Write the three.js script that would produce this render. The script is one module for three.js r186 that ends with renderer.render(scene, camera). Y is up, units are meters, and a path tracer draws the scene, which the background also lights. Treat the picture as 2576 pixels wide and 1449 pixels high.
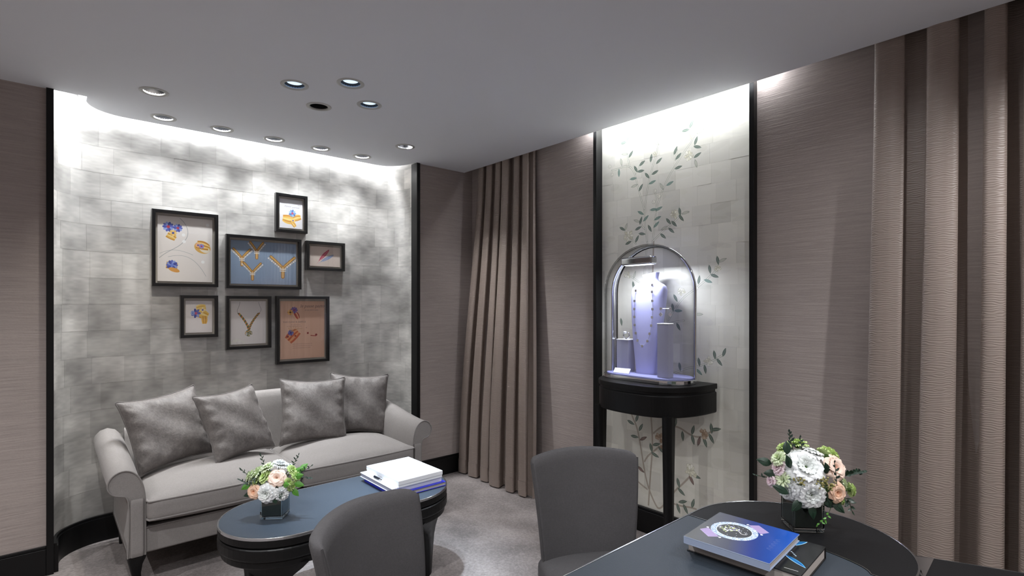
import * as THREE from 'three';
import { RoundedBoxGeometry } from 'three/addons/geometries/RoundedBoxGeometry.js';
import { mergeGeometries, mergeVertices } from 'three/addons/utils/BufferGeometryUtils.js';
import { RectAreaLightUniformsLib } from 'three/addons/lights/RectAreaLightUniformsLib.js';

RectAreaLightUniformsLib.init();
// ---------------------------------------------------------------- camera, exposure, large lights
const scene = new THREE.Scene();
scene.background = new THREE.Color(0, 0, 0);
const camera = new THREE.PerspectiveCamera(2 * Math.atan(724.5 / 1338) * 180 / Math.PI, 2576 / 1449, 0.05, 40);
camera.position.set(-2.874, 1.5, 3.928);
camera.lookAt(-2.874 + 0.6603, 1.5, 3.928 - 0.7512);
camera.setViewOffset(2576, 1449, 0, -41.5, 2576, 1449);       // lens shifted up, verticals stay upright
camera.updateProjectionMatrix();
const renderer = new THREE.WebGLRenderer({ antialias: true });
renderer.toneMapping = THREE.LinearToneMapping;
renderer.toneMappingExposure = 1.28;
renderer.shadowMap.enabled = true;

const NEUTRAL = new THREE.Color(0.98, 0.985, 1.0), COOL = new THREE.Color(0.72, 0.86, 1.0), WHITE = new THREE.Color(0.94, 0.97, 1.0), WARM = new THREE.Color(1.0, 0.94, 0.84);
const POWER = { row: 3.3, single: 3.2, corner: 7, cluster: 14, coveNiche: 150, covePanel: 120, room: 8.5, desk: 1.6, caseLamp: 200 };

const CEIL = 2.70, TOP = 3.02;

// ---------------------------------------------------------------- helpers
function rng(seed) { let a = seed >>> 0; return () => { a = (a + 0x6D2B79F5) | 0; let t = Math.imul(a ^ (a >>> 15), 1 | a); t = (t + Math.imul(t ^ (t >>> 7), 61 | t)) ^ t; return ((t ^ (t >>> 14)) >>> 0) / 4294967296; }; }
const taken = {};
function numbered(n) { if (!(n in taken)) { taken[n] = 0; return n; } taken[n]++; return n + '_' + String(taken[n]).padStart(3, '0'); }
function part(name, geo, mat, parent) { const m = new THREE.Mesh(geo, mat); m.name = name; m.castShadow = m.receiveShadow = true; if (parent) parent.add(m); return m; }
function thing(name, label, category, pos = [0, 0, 0], turn = 0, group) {
  const o = new THREE.Group(); o.name = numbered(name); o.position.set(...pos); o.rotation.y = turn;
  o.userData = { label, category }; if (group) o.userData.group = group; scene.add(o); return o;
}
function solo(name, geo, mat, label, category, group) { const m = part(numbered(name), geo, mat, scene); m.userData = { label, category }; if (group) m.userData.group = group; return m; }
function struct(name, geo, mat, label, category) { const m = part(name, geo, mat, scene); m.userData = { kind: 'structure', label, category }; return m; }
const V = (x, y, z) => new THREE.Vector3(x, y, z);
function merge(list) { return mergeGeometries(list.map(g => { const h = g.index ? g.toNonIndexed() : g; for (const k of Object.keys(h.attributes)) if (!['position', 'normal', 'uv'].includes(k)) h.deleteAttribute(k); return h; })); }
// uv in metres from the dominant direction of each face
function uvBox(geo) {
  const g = geo.index ? geo.toNonIndexed() : geo, p = g.attributes.position, uv = new Float32Array(p.count * 2);
  const a = V(), b = V(), c = V();
  for (let i = 0; i < p.count; i += 3) {
    a.fromBufferAttribute(p, i); b.fromBufferAttribute(p, i + 1); c.fromBufferAttribute(p, i + 2);
    const n = b.clone().sub(a).cross(c.clone().sub(a)), x = Math.abs(n.x), y = Math.abs(n.y), z = Math.abs(n.z);
    [a, b, c].forEach((q, k) => { let u, v; if (y >= x && y >= z) { u = q.x; v = q.z; } else if (x >= z) { u = q.z; v = q.y; } else { u = q.x; v = q.y; } uv[(i + k) * 2] = u; uv[(i + k) * 2 + 1] = v; });
  }
  g.setAttribute('uv', new THREE.BufferAttribute(uv, 2)); return g;
}
function box(x0, x1, y0, y1, z0, z1, r = 0, seg = 2) {
  const g = r > 0 ? new RoundedBoxGeometry(x1 - x0, y1 - y0, z1 - z0, seg, r) : new THREE.BoxGeometry(x1 - x0, y1 - y0, z1 - z0);
  g.translate((x0 + x1) / 2, (y0 + y1) / 2, (z0 + z1) / 2); return uvBox(g);
}
// plan shape (x, z) raised from y0 to y1
function prism(shape, y0, y1, bevel = 0, curve = 24) {
  const g = new THREE.ExtrudeGeometry(shape, { depth: y1 - y0 - 2 * bevel, bevelEnabled: bevel > 0, bevelThickness: bevel, bevelSize: bevel, bevelOffset: -bevel, bevelSegments: 3, curveSegments: curve });
  g.rotateX(Math.PI / 2); g.translate(0, y1 - bevel, 0); return uvBox(g);
}
function shapeOf(pts) { const s = new THREE.Shape(); pts.forEach(([x, y], i) => i ? s.lineTo(x, y) : s.moveTo(x, y)); s.closePath(); return s; }
function pathOf(pts) { const s = new THREE.Path(); pts.forEach(([x, y], i) => i ? s.lineTo(x, y) : s.moveTo(x, y)); s.closePath(); return s; }
function tube(pts, r, seg = 24, rad = 8, closed = false) { return new THREE.TubeGeometry(new THREE.CatmullRomCurve3(pts.map(p => p.isVector3 ? p : V(...p)), closed, 'centripetal'), seg, r, rad, closed); }
function poly(pts, r, rad = 6) { // straight runs of round bar
  const gs = []; for (let i = 0; i + 1 < pts.length; i++) { const a = V(...pts[i]), b = V(...pts[i + 1]); gs.push(new THREE.TubeGeometry(new THREE.LineCurve3(a, b), 1, r, rad, false)); } return merge(gs);
}
// standing strip along a plan path, room side at the path, thickness to the left of it
function strip(path, y0, y1, t, vseg = 1) {
  const n = path.length, pos = [], nor = [], uv = [], idx = [], N = [], L = [0];
  for (let i = 0; i < n; i++) { const a = path[Math.max(0, i - 1)], b = path[Math.min(n - 1, i + 1)], dx = b[0] - a[0], dz = b[1] - a[1], l = Math.hypot(dx, dz); N.push([-dz / l, dx / l]); if (i) L.push(L[i - 1] + Math.hypot(path[i][0] - path[i - 1][0], path[i][1] - path[i - 1][1])); }
  const face = (off, sgn) => {
    const base = pos.length / 3;
    for (let j = 0; j <= vseg; j++) for (let i = 0; i < n; i++) { const y = y0 + (y1 - y0) * j / vseg; pos.push(path[i][0] - N[i][0] * off, y, path[i][1] - N[i][1] * off); nor.push(N[i][0] * sgn, 0, N[i][1] * sgn); uv.push(L[i], y); }
    for (let j = 0; j < vseg; j++) for (let i = 0; i + 1 < n; i++) { const a = base + j * n + i, b = a + 1, c = a + n, d = c + 1; sgn > 0 ? idx.push(a, b, c, b, d, c) : idx.push(a, c, b, b, c, d); }
  };
  face(0, 1); face(t, -1);
  for (const [y, s] of [[y1, 1], [y0, -1]]) { const base = pos.length / 3; for (let i = 0; i < n; i++) for (const o of [0, t]) { pos.push(path[i][0] - N[i][0] * o, y, path[i][1] - N[i][1] * o); nor.push(0, s, 0); uv.push(L[i], o); } for (let i = 0; i + 1 < n; i++) { const a = base + 2 * i; s > 0 ? idx.push(a, a + 2, a + 1, a + 1, a + 2, a + 3) : idx.push(a, a + 1, a + 2, a + 1, a + 3, a + 2); } }
  for (const i of [0, n - 1]) { const base = pos.length / 3, s = i ? 1 : -1, tx = N[i][1] * s, tz = -N[i][0] * s; for (const o of [0, t]) for (const y of [y0, y1]) { pos.push(path[i][0] - N[i][0] * o, y, path[i][1] - N[i][1] * o); nor.push(tx, 0, tz); uv.push(o, y); } s > 0 ? idx.push(base, base + 2, base + 1, base + 1, base + 2, base + 3) : idx.push(base, base + 1, base + 2, base + 1, base + 3, base + 2); }
  const g = new THREE.BufferGeometry(); g.setAttribute('position', new THREE.Float32BufferAttribute(pos, 3)); g.setAttribute('normal', new THREE.Float32BufferAttribute(nor, 3)); g.setAttribute('uv', new THREE.Float32BufferAttribute(uv, 2)); g.setIndex(idx); return g;
}
// loft through rings of equal length (closed rings), capped
function loft(rings, capped = true) {
  const n = rings[0].length, pos = [], idx = [];
  for (const r of rings) for (const p of r) pos.push(p[0], p[1], p[2]);
  for (let j = 0; j + 1 < rings.length; j++) for (let i = 0; i < n; i++) { const a = j * n + i, b = j * n + (i + 1) % n, c = a + n, d = b + n; idx.push(a, b, c, b, d, c); }
  const g = new THREE.BufferGeometry(); g.setAttribute('position', new THREE.Float32BufferAttribute(pos, 3)); g.setIndex(idx); g.computeVertexNormals();
  const out = [uvBox(g)];
  if (capped) for (const k of [0, rings.length - 1]) {
    const r = rings[k], o = V(...r[0]), nn = V();
    for (let i = 0; i < n; i++) { const a = V(...r[i]).sub(o), b = V(...r[(i + 1) % n]).sub(o); nn.add(a.cross(b)); } nn.normalize();
    let ux = Math.abs(nn.y) < .9 ? V(0, 1, 0).cross(nn).normalize() : V(1, 0, 0), uy = nn.clone().cross(ux);
    const tri = THREE.ShapeUtils.triangulateShape(r.map(p => { const q = V(...p).sub(o); return new THREE.Vector2(q.dot(ux), q.dot(uy)); }), []);
    const cp = []; for (const t of tri) for (const q of (k ? t : [t[0], t[2], t[1]])) cp.push(...r[q]);
    const c = new THREE.BufferGeometry(); c.setAttribute('position', new THREE.Float32BufferAttribute(cp, 3)); c.computeVertexNormals(); out.push(uvBox(c));
  }
  return merge(out);
}
// soft cushion block: rounded box with crowned faces
function puff(w, h, d, r, crown, nx = 22, ny = 8, nz = 18, fn) {
  const g = mergeVertices(new THREE.BoxGeometry(2, 2, 2, nx, ny, nz).deleteAttribute('uv').deleteAttribute('normal')), p = g.attributes.position, q = V();
  for (let i = 0; i < p.count; i++) {
    q.fromBufferAttribute(p, i); const u = q.x, v = q.y, t = q.z;
    const P = V(u * w / 2, v * h / 2, t * d / 2), in_ = V(THREE.MathUtils.clamp(P.x, -w / 2 + r, w / 2 - r), THREE.MathUtils.clamp(P.y, -h / 2 + r, h / 2 - r), THREE.MathUtils.clamp(P.z, -d / 2 + r, d / 2 - r));
    const o = P.clone().sub(in_); if (o.length() > 1e-9) { o.setLength(r); P.copy(in_).add(o); }
    P.y += crown * v * (1 - u * u) * (1 - t * t); if (fn) fn(P, u, v, t);
    p.setXYZ(i, P.x, P.y, P.z);
  }
  g.computeVertexNormals(); return uvBox(g);
}
function ringPts(n, fn) { const a = []; for (let i = 0; i < n; i++) a.push(fn(i / n)); return a; }

// ---------------------------------------------------------------- procedural textures
function noiseGrid(w, h, fx, fy, seed) { // tileable value noise
  const R = rng(seed), g = new Float32Array(fx * fy); for (let i = 0; i < g.length; i++) g[i] = R();
  const out = new Float32Array(w * h), sm = t => t * t * (3 - 2 * t);
  for (let y = 0; y < h; y++) { const b = y / h * fy, j = Math.floor(b), v = sm(b - j); for (let x = 0; x < w; x++) { const a = x / w * fx, i = Math.floor(a), u = sm(a - i), i1 = (i + 1) % fx, j1 = (j + 1) % fy; out[y * w + x] = (g[j * fx + i] * (1 - u) + g[j * fx + i1] * u) * (1 - v) + (g[j1 * fx + i] * (1 - u) + g[j1 * fx + i1] * u) * v; } }
  return out;
}
function sum(w, h, layers) { const o = new Float32Array(w * h); for (const [fx, fy, amp, seed] of layers) { const n = noiseGrid(w, h, fx, fy, seed); for (let i = 0; i < o.length; i++) o[i] += (n[i] - .5) * amp; } return o; }
function tex(w, h, fn, srgb, rx = 1, ry = 1) {
  const d = new Uint8Array(w * h * 4); for (let i = 0; i < w * h; i++) { const c = fn(i); for (let k = 0; k < 3; k++) d[i * 4 + k] = Math.max(0, Math.min(255, (Array.isArray(c) ? c[k] : c) * 255)); d[i * 4 + 3] = 255; }
  const t = new THREE.DataTexture(d, w, h); t.wrapS = t.wrapT = THREE.RepeatWrapping; t.magFilter = THREE.LinearFilter; t.minFilter = THREE.LinearMipmapLinearFilter; t.generateMipmaps = true; if (srgb) t.colorSpace = THREE.SRGBColorSpace; t.repeat.set(rx, ry); t.needsUpdate = true; return t;
}
const mul = (c, k) => [c[0] * k, c[1] * k, c[2] * k];
function cv(w, h, draw) { const c = document.createElement('canvas'); c.width = w; c.height = h; draw(c.getContext('2d'), w, h); const t = new THREE.CanvasTexture(c); t.colorSpace = THREE.SRGBColorSpace; t.anisotropy = 8; return t; }

// woven grasscloth: long horizontal slubs, 0.8 m tile
const gc = sum(512, 512, [[5, 150, .55, 1], [9, 256, .5, 2], [24, 220, .35, 3], [3, 3, .25, 4], [128, 256, .25, 5]]);
const grassMap = tex(512, 512, i => mul([.645, .602, .582], 1 + gc[i] * .10), true, 1.25, 1.25);
const grassBump = tex(512, 512, i => .5 + gc[i] * .5, false, 1.25, 1.25);
const cp = sum(512, 512, [[4, 3, .5, 11], [9, 7, .55, 12], [22, 16, .4, 13], [170, 170, .35, 14], [256, 256, .4, 15]]);
const carpetMap = tex(512, 512, i => mul([.545, .515, .505], 1 + cp[i] * .34), true, .55, .55);
const cpf = sum(512, 512, [[256, 256, 1, 16], [128, 128, .5, 17], [22, 16, .5, 13]]);
const carpetBump = tex(512, 512, i => .5 + cpf[i] * .4, false, 1.6, 1.6);
const ln = sum(512, 512, [[256, 40, .5, 21], [40, 256, .5, 22], [256, 256, .4, 23], [5, 5, .25, 24]]);
const linenMap = tex(512, 512, i => mul([.525, .506, .495], 1 + ln[i] * .10), true, 3, 3);
const linenBump = tex(512, 512, i => .5 + ln[i] * .5, false, 3, 3);
const chairMap = tex(512, 512, i => mul([.285, .277, .283], 1 + ln[i] * .16), true, 4, 4);
const vl = sum(512, 512, [[10, 8, .22, 31], [28, 24, .4, 32], [70, 60, .5, 33], [256, 256, .4, 34]]);
const velvetMap = tex(512, 512, i => mul([.42, .40, .39], 1 + vl[i] * .26), true, 2.2, 2.2);
const velvetBump = tex(512, 512, i => .5 + vl[i] * .5, false, 2.2, 2.2);
const wob = noiseGrid(512, 512, 28, 40, 41);
const ribBump = tex(512, 512, i => { const y = Math.floor(i / 512); return .5 + .5 * Math.sin((y / 512 * 56 + (wob[i] - .5) * 1.3) * Math.PI * 2); }, false, 2, 2);
const cr = sum(256, 256, [[64, 4, .5, 43], [128, 2, .5, 44], [3, 3, .4, 45]]);
const curtainMap = tex(256, 256, i => mul([.565, .512, .480], 1 + cr[i] * .08), true, 1, 1);
const lthr = sum(512, 512, [[90, 90, .6, 51], [180, 180, .5, 52], [6, 6, .3, 53]]);
const leatherBump = tex(512, 512, i => .5 + lthr[i] * .5, false, 4, 4);
// cloudy burnish of the metal leaf
function leafField(w, h, seed) { // tone and burnish per texel
  const cloud = sum(w, h, [[20, 20, .8, seed + 1], [44, 44, .6, seed + 2], [6, 6, .4, seed + 3]]), streak = sum(w, h, [[60, 230, .6, seed + 4], [120, 300, .5, seed + 5]]);
  return [cloud.map((c, k) => c * .25 + streak[k] * .12), cloud.map(c => c * .22)];
}
const [lt, lq] = leafField(1024, 1024, 61);
const leafMap = tex(1024, 1024, i => mul([.715, .705, .688], 1 + lt[i]), true, 1 / 3.0, 1 / 3.05);
const leafRough = tex(1024, 1024, i => .58 + lq[i], false, 1 / 3.0, 1 / 3.05);
const leafBump = tex(1024, 1024, i => .5 + lt[i] * .9, false, 1 / 3.0, 1 / 3.05);

// chinoiserie wallpaper of the tall panel: leaf squares with painted stems, leaves and blossoms (centimetres from the panel's corner)
const BR = [[[38,190],[36,205],[36,213],[33,221],[30,231],[28,239],[24,244],[20,245],[15,244],[9,244]],[[24,244],[22,251],[22,259]],[[36,213],[38,226],[41,237],[44,245],[46,251],[47,260],[47,263]],[[42,190],[44,204],[45,212],[48,220],[53,230],[59,238],[66,246],[71,251],[74,258],[76,266]],[[42,191],[47,195],[51,198],[58,202],[64,207],[68,207]],[[45,211],[45,219],[44,224]],[[29,191],[25,195]],[[29,238],[32,242],[34,245]],[[59,241],[60,247]],[[36,200],[32,205]],[[54,140],[59,148],[65,155],[72,159],[80,165],[86,170]],[[51,137],[58,139],[65,140]],[[57,106],[65,110],[73,112],[79,114],[85,117],[91,121]],[[38,191],[36,176],[35,161],[34,120],[27,90],[23,82]],[[33,164],[30,166],[25,169]],[[43,191],[42,171],[42,120],[41,76]],[[42,110],[57,106]],[[42,130],[51,137]],[[23,82],[26,74],[30,68],[33,55],[35,44],[37,35],[40,27],[44,20],[47,17],[52,23]],[[41,76],[42,66],[42,54],[41,44],[40,32],[39,18]],[[43,66],[47,70],[51,72],[57,73],[62,73],[68,70],[73,69],[77,70]],[[80,72],[81,73],[85,75]],[[36,46],[38,50],[43,54],[47,58]],[[28,33],[31,31],[38,28]],[[52,23],[58,32],[63,37],[69,44]],[[53,24],[57,24],[63,24],[69,25],[73,25]]];
const LV = [[23,264,-60,0],[20,265,80,1],[19,261,0,0],[20,253,10,1],[25,252,-50,0],[17,248,80,1],[15,241,90,2],[29,241,60,0],[34,244,-30,0],[33,239,0,0],[27,235,0,2],[28,230,-10,1],[33,228,-55,0],[38,235,50,0],[41,246,-80,0],[47,243,-35,0],[44,236,-20,0],[42,230,-15,2],[49,226,60,1],[55,227,-20,2],[45,255,40,1],[59,247,-65,0],[61,243,-40,0],[61,236,-10,0],[73,250,-70,0],[74,246,20,0],[74,241,-25,0],[73,236,75,1],[76,255,-20,1],[66,258,0,0],[70,261,-60,0],[66,263,60,1],[33,211,30,2],[37,207,-40,2],[30,206,20,1],[34,197,10,0],[33,206,-70,0],[31,201,-20,0],[43,212,0,2],[47,212,-20,2],[46,206,-20,2],[45,202,-40,2],[40,200,60,0],[54,203,50,0],[62,208,80,0],[63,204,50,0],[58,201,45,0],[66,207,-10,1],[51,199,-20,1],[56,197,40,0],[50,194,40,0],[23,192,-20,0],[30,194,-60,0],[18,202,30,0],[21,203,-70,1],[82,171,80,0],[75,165,-80,0],[85,167,20,0],[87,176,80,0],[90,176,-20,1],[81,164,20,2],[75,115,80,0],[79,111,80,0],[85,120,80,0],[88,116,50,0],[91,122,-70,0],[75,109,40,2],[75,144,0,1],[28,170,-70,1],[27,163,80,0],[17,138,80,0],[59,154,60,0],[57,148,80,0],[61,146,0,2],[61,136,60,0],[62,111,80,0],[25,70,20,0],[30,74,-70,0],[33,68,-60,0],[28,61,0,0],[35,61,-30,3],[41,56,75,0],[45,59,-20,0],[49,56,35,0],[44,52,20,0],[33,40,30,3],[59,76,-80,0],[64,68,85,0],[71,73,-75,0],[71,67,75,0],[75,67,-75,3],[79,67,70,0],[83,76,85,0],[83,70,60,0],[86,76,-15,0],[61,38,75,0],[63,33,35,0],[70,42,60,3],[73,45,10,0],[61,22,70,0],[64,27,-20,0],[66,23,60,0],[71,28,-75,0]];
const FL = [[58,207,2.8,0],[23,197,3.9,0],[69,254,2.6,0],[68,242,3.0,0],[7,247,1.2,1],[9,241,1.1,1],[47,264,1.0,1],[45,262,1.0,1],[50,260,1.0,1],[76,266,1.2,1],[78,263,1.2,1],[73,261,1.1,1],[44,224,1.2,1],[47,220,1.2,1],[43,217,1.2,1],[22,259,1.9,0],[44,248,1.5,0],[63,158,2.6,0],[87,171,1.9,0],[81,116,2.9,0],[22,170,2.6,0],[73,160,1.4,1],[78,72,3.0,2],[48,64,3.3,2],[69,47,4.2,0],[49,58,1.4,2]];
const PW = 1.139, PX0 = .027;            // panel width and where the painting's zero lies on it, metres
const muralMap = cv(768, 2036, (c, w, h) => {
  const s = w / PW, R = rng(71), X = x => (x / 100 + PX0) * s, Y = y => h - y / 100 * s;
  c.fillStyle = '#dddbd1'; c.fillRect(0, 0, w, h);
  for (let i = 0; i < 700; i++) { c.fillStyle = R() < .5 ? `rgba(120,118,104,${R() * .06})` : `rgba(255,255,250,${R() * .06})`; c.beginPath(); c.ellipse(R() * w, R() * h, 8 + R() * 50, 3 + R() * 18, (R() - .5) * .6, 0, 7); c.fill(); }
  c.lineCap = 'round'; c.lineJoin = 'round';
  for (const b of BR) { const low = b[b.length - 1][1] < 80 || b[0][1] < 80; for (const [lw, col] of (low ? [[11, '#8d8478'], [8, '#c3b8aa'], [2.5, '#9d9284']] : [[10, '#74776c'], [6.5, '#efeee2']])) { c.strokeStyle = col; c.lineWidth = lw * .62; c.beginPath(); b.forEach(([x, y], i) => { if (!i) c.moveTo(X(x), Y(y)); else if (i < b.length - 1) c.quadraticCurveTo(X(x), Y(y), (X(x) + X(b[i + 1][0])) / 2, (Y(y) + Y(b[i + 1][1])) / 2); else c.lineTo(X(x), Y(y)); }); c.stroke(); } }
  for (const [x, y, a, k] of LV) {
    c.save(); c.translate(X(x), Y(y)); c.rotate(a * Math.PI / 180); c.scale(y < 80 ? 1.15 : 1, y < 80 ? 1.15 : 1);
    const L = 17.5, W = 8, f = ['#6f7d73', '#d0d1c2', '#8fa398', '#95807a'][k], e = ['#4d5c53', '#999d92', '#66837a', '#5f504a'][k];
    c.fillStyle = f; c.strokeStyle = e; c.lineWidth = 1.6; c.beginPath(); c.moveTo(-L, 0); c.quadraticCurveTo(-L * .2, -W * 1.3, L, 0); c.quadraticCurveTo(-L * .2, W * 1.3, -L, 0); c.fill(); c.stroke(); c.beginPath(); c.moveTo(-L * 1.2, 0); c.lineTo(L * .9, 0); c.strokeStyle = k ? e : '#a9b3a2'; c.lineWidth = 1; c.stroke(); c.restore();
  }
  for (const [x, y, r, k] of FL) {
    const q = r / 100 * s, R2 = rng(900 + x * 7 + y);
    if (k === 1) { c.fillStyle = '#e9e7dc'; c.strokeStyle = '#a3a194'; c.lineWidth = 1.2; c.beginPath(); c.arc(X(x), Y(y), q, 0, 7); c.fill(); c.stroke(); c.beginPath(); c.moveTo(X(x) - q * .5, Y(y) - q * .6); c.lineTo(X(x), Y(y) + q * .6); c.stroke(); continue; }
    for (let i = 0; i < 22; i++) { const a = R2() * 7, d = Math.sqrt(R2()) * q * .85; c.fillStyle = k === 2 ? ['#c3ad97', '#ad947c', '#d2c0aa'][i % 3] : ['#e6e4d2', '#d6d3bd', '#f2f0e4'][i % 3]; c.strokeStyle = k === 2 ? 'rgba(110,86,66,.6)' : 'rgba(140,138,116,.6)'; c.lineWidth = 1; c.beginPath(); c.ellipse(X(x) + Math.cos(a) * d, Y(y) + Math.sin(a) * d, q * .36, q * .22, a, 0, 7); c.fill(); c.stroke(); }
  }
});

// ---------------------------------------------------------------- materials
const S = (o) => new THREE.MeshStandardMaterial(o), P = (o) => new THREE.MeshPhysicalMaterial(o);
const M = {
  ceiling: S({ color: 0xe3e5ea, roughness: .95 }),
  grass: S({ map: grassMap, bumpMap: grassBump, bumpScale: .0012, roughness: .85 }),
  carpet: S({ map: carpetMap, bumpMap: carpetBump, bumpScale: .004, roughness: 1 }),
  lacquer: P({ color: 0x0b0b0c, roughness: .42, specularIntensity: .6 }),
  leafWall: P({ map: leafMap, roughnessMap: leafRough, roughness: 1, bumpMap: leafBump, bumpScale: .0006, metalness: .5 }),
  mural: P({ map: muralMap, roughness: .48, metalness: .14 }),
  linen: P({ map: linenMap, bumpMap: linenBump, bumpScale: .0006, roughness: .8, sheen: .35, sheenRoughness: .5, sheenColor: new THREE.Color(.9, .88, .86) }),
  velvet: P({ map: velvetMap, bumpMap: velvetBump, bumpScale: .002, roughness: .62, sheen: .7, sheenRoughness: .35, sheenColor: new THREE.Color(.85, .82, .80) }),
  chair: P({ map: chairMap, bumpMap: linenBump, bumpScale: .0005, roughness: .85, sheen: .2, sheenRoughness: .6 }),
  curtain: P({ map: curtainMap, bumpMap: ribBump, bumpScale: .0007, roughness: .46, sheen: .4, sheenRoughness: .4, sheenColor: new THREE.Color(.8, .76, .73), side: THREE.DoubleSide }),
  leather: P({ color: 0x343d47, bumpMap: leatherBump, bumpScale: .0004, roughness: .46 }),
  deskLeather: P({ color: 0x2c333b, bumpMap: leatherBump, bumpScale: .0004, roughness: .55 }),
  capBlack: P({ color: 0x0e0e10, specularIntensity: .5, bumpMap: leatherBump, bumpScale: .0003, roughness: .5 }),
  steel: S({ color: 0xc9ccd0, roughness: .22, metalness: 1 }),
  chrome: S({ color: 0xdfe2e6, roughness: .07, metalness: 1 }),
  silver: S({ color: 0xe2e3e8, roughness: .22, metalness: 1 }),
  blackFrame: P({ color: 0x0c0c0d, roughness: .3, clearcoat: .3 }),
  mat: S({ color: 0xb9b3a8, roughness: .95 }),
  trim: S({ color: 0xb9b9b6, roughness: .5 }),
  reflector: S({ color: 0xdcdce0, roughness: .5, metalness: 0 }),
  reflectorDark: S({ color: 0x2a2a2c, roughness: .35, metalness: .6 }),
  glass: P({ color: 0xffffff, roughness: 0, transmission: 1, thickness: 0, ior: 1.5 }),
  vase: P({ color: 0xf4fbf8, roughness: 0.01, transmission: 1, thickness: .01, ior: 1.5 }),
  lining: S({ color: 0x0c1a10, roughness: .5 }),
  bust: P({ color: 0xb3b5e4, roughness: .6, sheen: .2 }),
  pedestal: P({ color: 0xa3a3b8, roughness: .5 }),
  plinth: S({ color: 0x8688b4, roughness: .8 }),
  paper: S({ color: 0xe9e9ec, roughness: .7 }),
  whiteBox: P({ color: 0xf1f2f5, roughness: .4 }),
  lens: S({ color: 0x101010, emissive: new THREE.Color(.9, .95, 1), emissiveIntensity: 16 }),
  lensBlue: S({ color: 0x101010, emissive: new THREE.Color(.62, .78, 1), emissiveIntensity: 1.1 }),
  reflectorBlueLit: S({ color: 0x55708f, roughness: .3, metalness: .8 }),  // blue light of the lit lamp put into the reflector colour
  lensOff: S({ color: 0x0a0a0b, roughness: .3 }),
  ledStrip: S({ color: 0x222222, emissive: new THREE.Color(.95, .98, 1), emissiveIntensity: 4 }),
};

// ---------------------------------------------------------------- the room
const ROOM = { x0: -5.4, z1: 5.8 };
struct('floor', box(ROOM.x0, .25, -.08, 0, -.5, ROOM.z1), M.carpet, 'mottled taupe plush carpet', 'carpet');
const NX0 = -2.837, NX1 = -.508, NZ = -.345;
function arc(cx, cz, rx, rz, a0, a1, n) { const o = []; for (let i = 0; i <= n; i++) { const a = (a0 + (a1 - a0) * i / n) * Math.PI / 180; o.push([cx + rx * Math.cos(a), cz + rz * Math.sin(a)]); } return o; }
const nichePath = (g) => [[NX0 + g, 0], ...arc(NX0 + .27, NZ + .25, .27 - g, .25 - g, 180, 270, 14), ...arc(NX1 - .27, NZ + .25, .27 - g, .25 - g, 270, 360, 14), [NX1 - g, 0]];
struct('wall_niche', strip(nichePath(0), 0, TOP, .03, 1), M.leafWall, 'curved alcove wall covered in mottled silver leaf squares', 'wall');
{ // the foil squares laid on the alcove wall, each a thin piece with its own edge, tone and burnish
  const path = nichePath(0), L = [0]; for (let i = 1; i < path.length; i++) L.push(L[i - 1] + Math.hypot(path[i][0] - path[i - 1][0], path[i][1] - path[i - 1][1]));
  const total = L[L.length - 1], pt = u => { let i = 1; while (i < L.length - 1 && L[i] < u) i++; const f = (u - L[i - 1]) / (L[i] - L[i - 1]); return [path[i - 1][0] + (path[i][0] - path[i - 1][0]) * f, path[i - 1][1] + (path[i][1] - path[i - 1][1]) * f]; };
  const R = rng(63), foil = [.84, .92, 1, 1.07, 1.14].map((k, i) => { const m = M.leafWall.clone(); m.color.setScalar(k); m.roughness = [1.1, .96, 1.02, .92, .86][i]; return m; });
  const wall = scene.getObjectByName('wall_niche'), tile = .167, gap = .0016;
  for (let j = 0; j < 16; j++) { const y0 = .165 + j * tile, off = R() * tile * .8; for (let i = -1; i * tile < total; i++) {
    const u0 = Math.max(.052, i * tile + off), u1 = Math.min(total - .072, (i + 1) * tile + off - gap); if (u1 - u0 < .02) continue;
    const us = [u0, ...L.filter(u => u > u0 + .004 && u < u1 - .004), u1], lift = .0004 + R() * .0005;
    const pp = us.map(u => { const a = pt(Math.max(0, u - .002)), b = pt(Math.min(total, u + .002)), l = Math.hypot(b[0] - a[0], b[1] - a[1]), p = pt(u); return [p[0] - (b[1] - a[1]) / l * lift, p[1] + (b[0] - a[0]) / l * lift]; });
    const g = strip(pp, y0, Math.min(y0 + tile - gap, TOP - .03), .0003), uv = g.attributes.uv; for (let k = 0; k < uv.count; k++) uv.setX(k, uv.getX(k) + u0);
    part('leaf_square', g, foil[Math.floor(R() * 5)], wall);
  } }
}
struct('wall_back_left', box(ROOM.x0, NX0 - .03, 0, TOP, -.45, 0), M.grass, 'taupe woven fabric wall beside the silver alcove', 'wall');
struct('wall_back_right', box(NX1 + .03, .25, 0, TOP, -.45, 0), M.grass, 'narrow taupe fabric wall between alcove and corner curtain', 'wall');
struct('wall_niche_backing', box(NX0 - .03, NX1 + .03, 0, TOP, -.5, -.40), M.ceiling, 'backing wall behind the silver alcove', 'wall');
struct('wall_right_far', box(.09, .25, 0, TOP, 0, 1.473), M.grass, 'taupe fabric wall between corner curtain and painted panel', 'wall');
struct('wall_right_near', box(.09, .25, 0, TOP, 2.612, ROOM.z1), M.grass, 'taupe fabric wall between painted panel and long curtain', 'wall');
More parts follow.
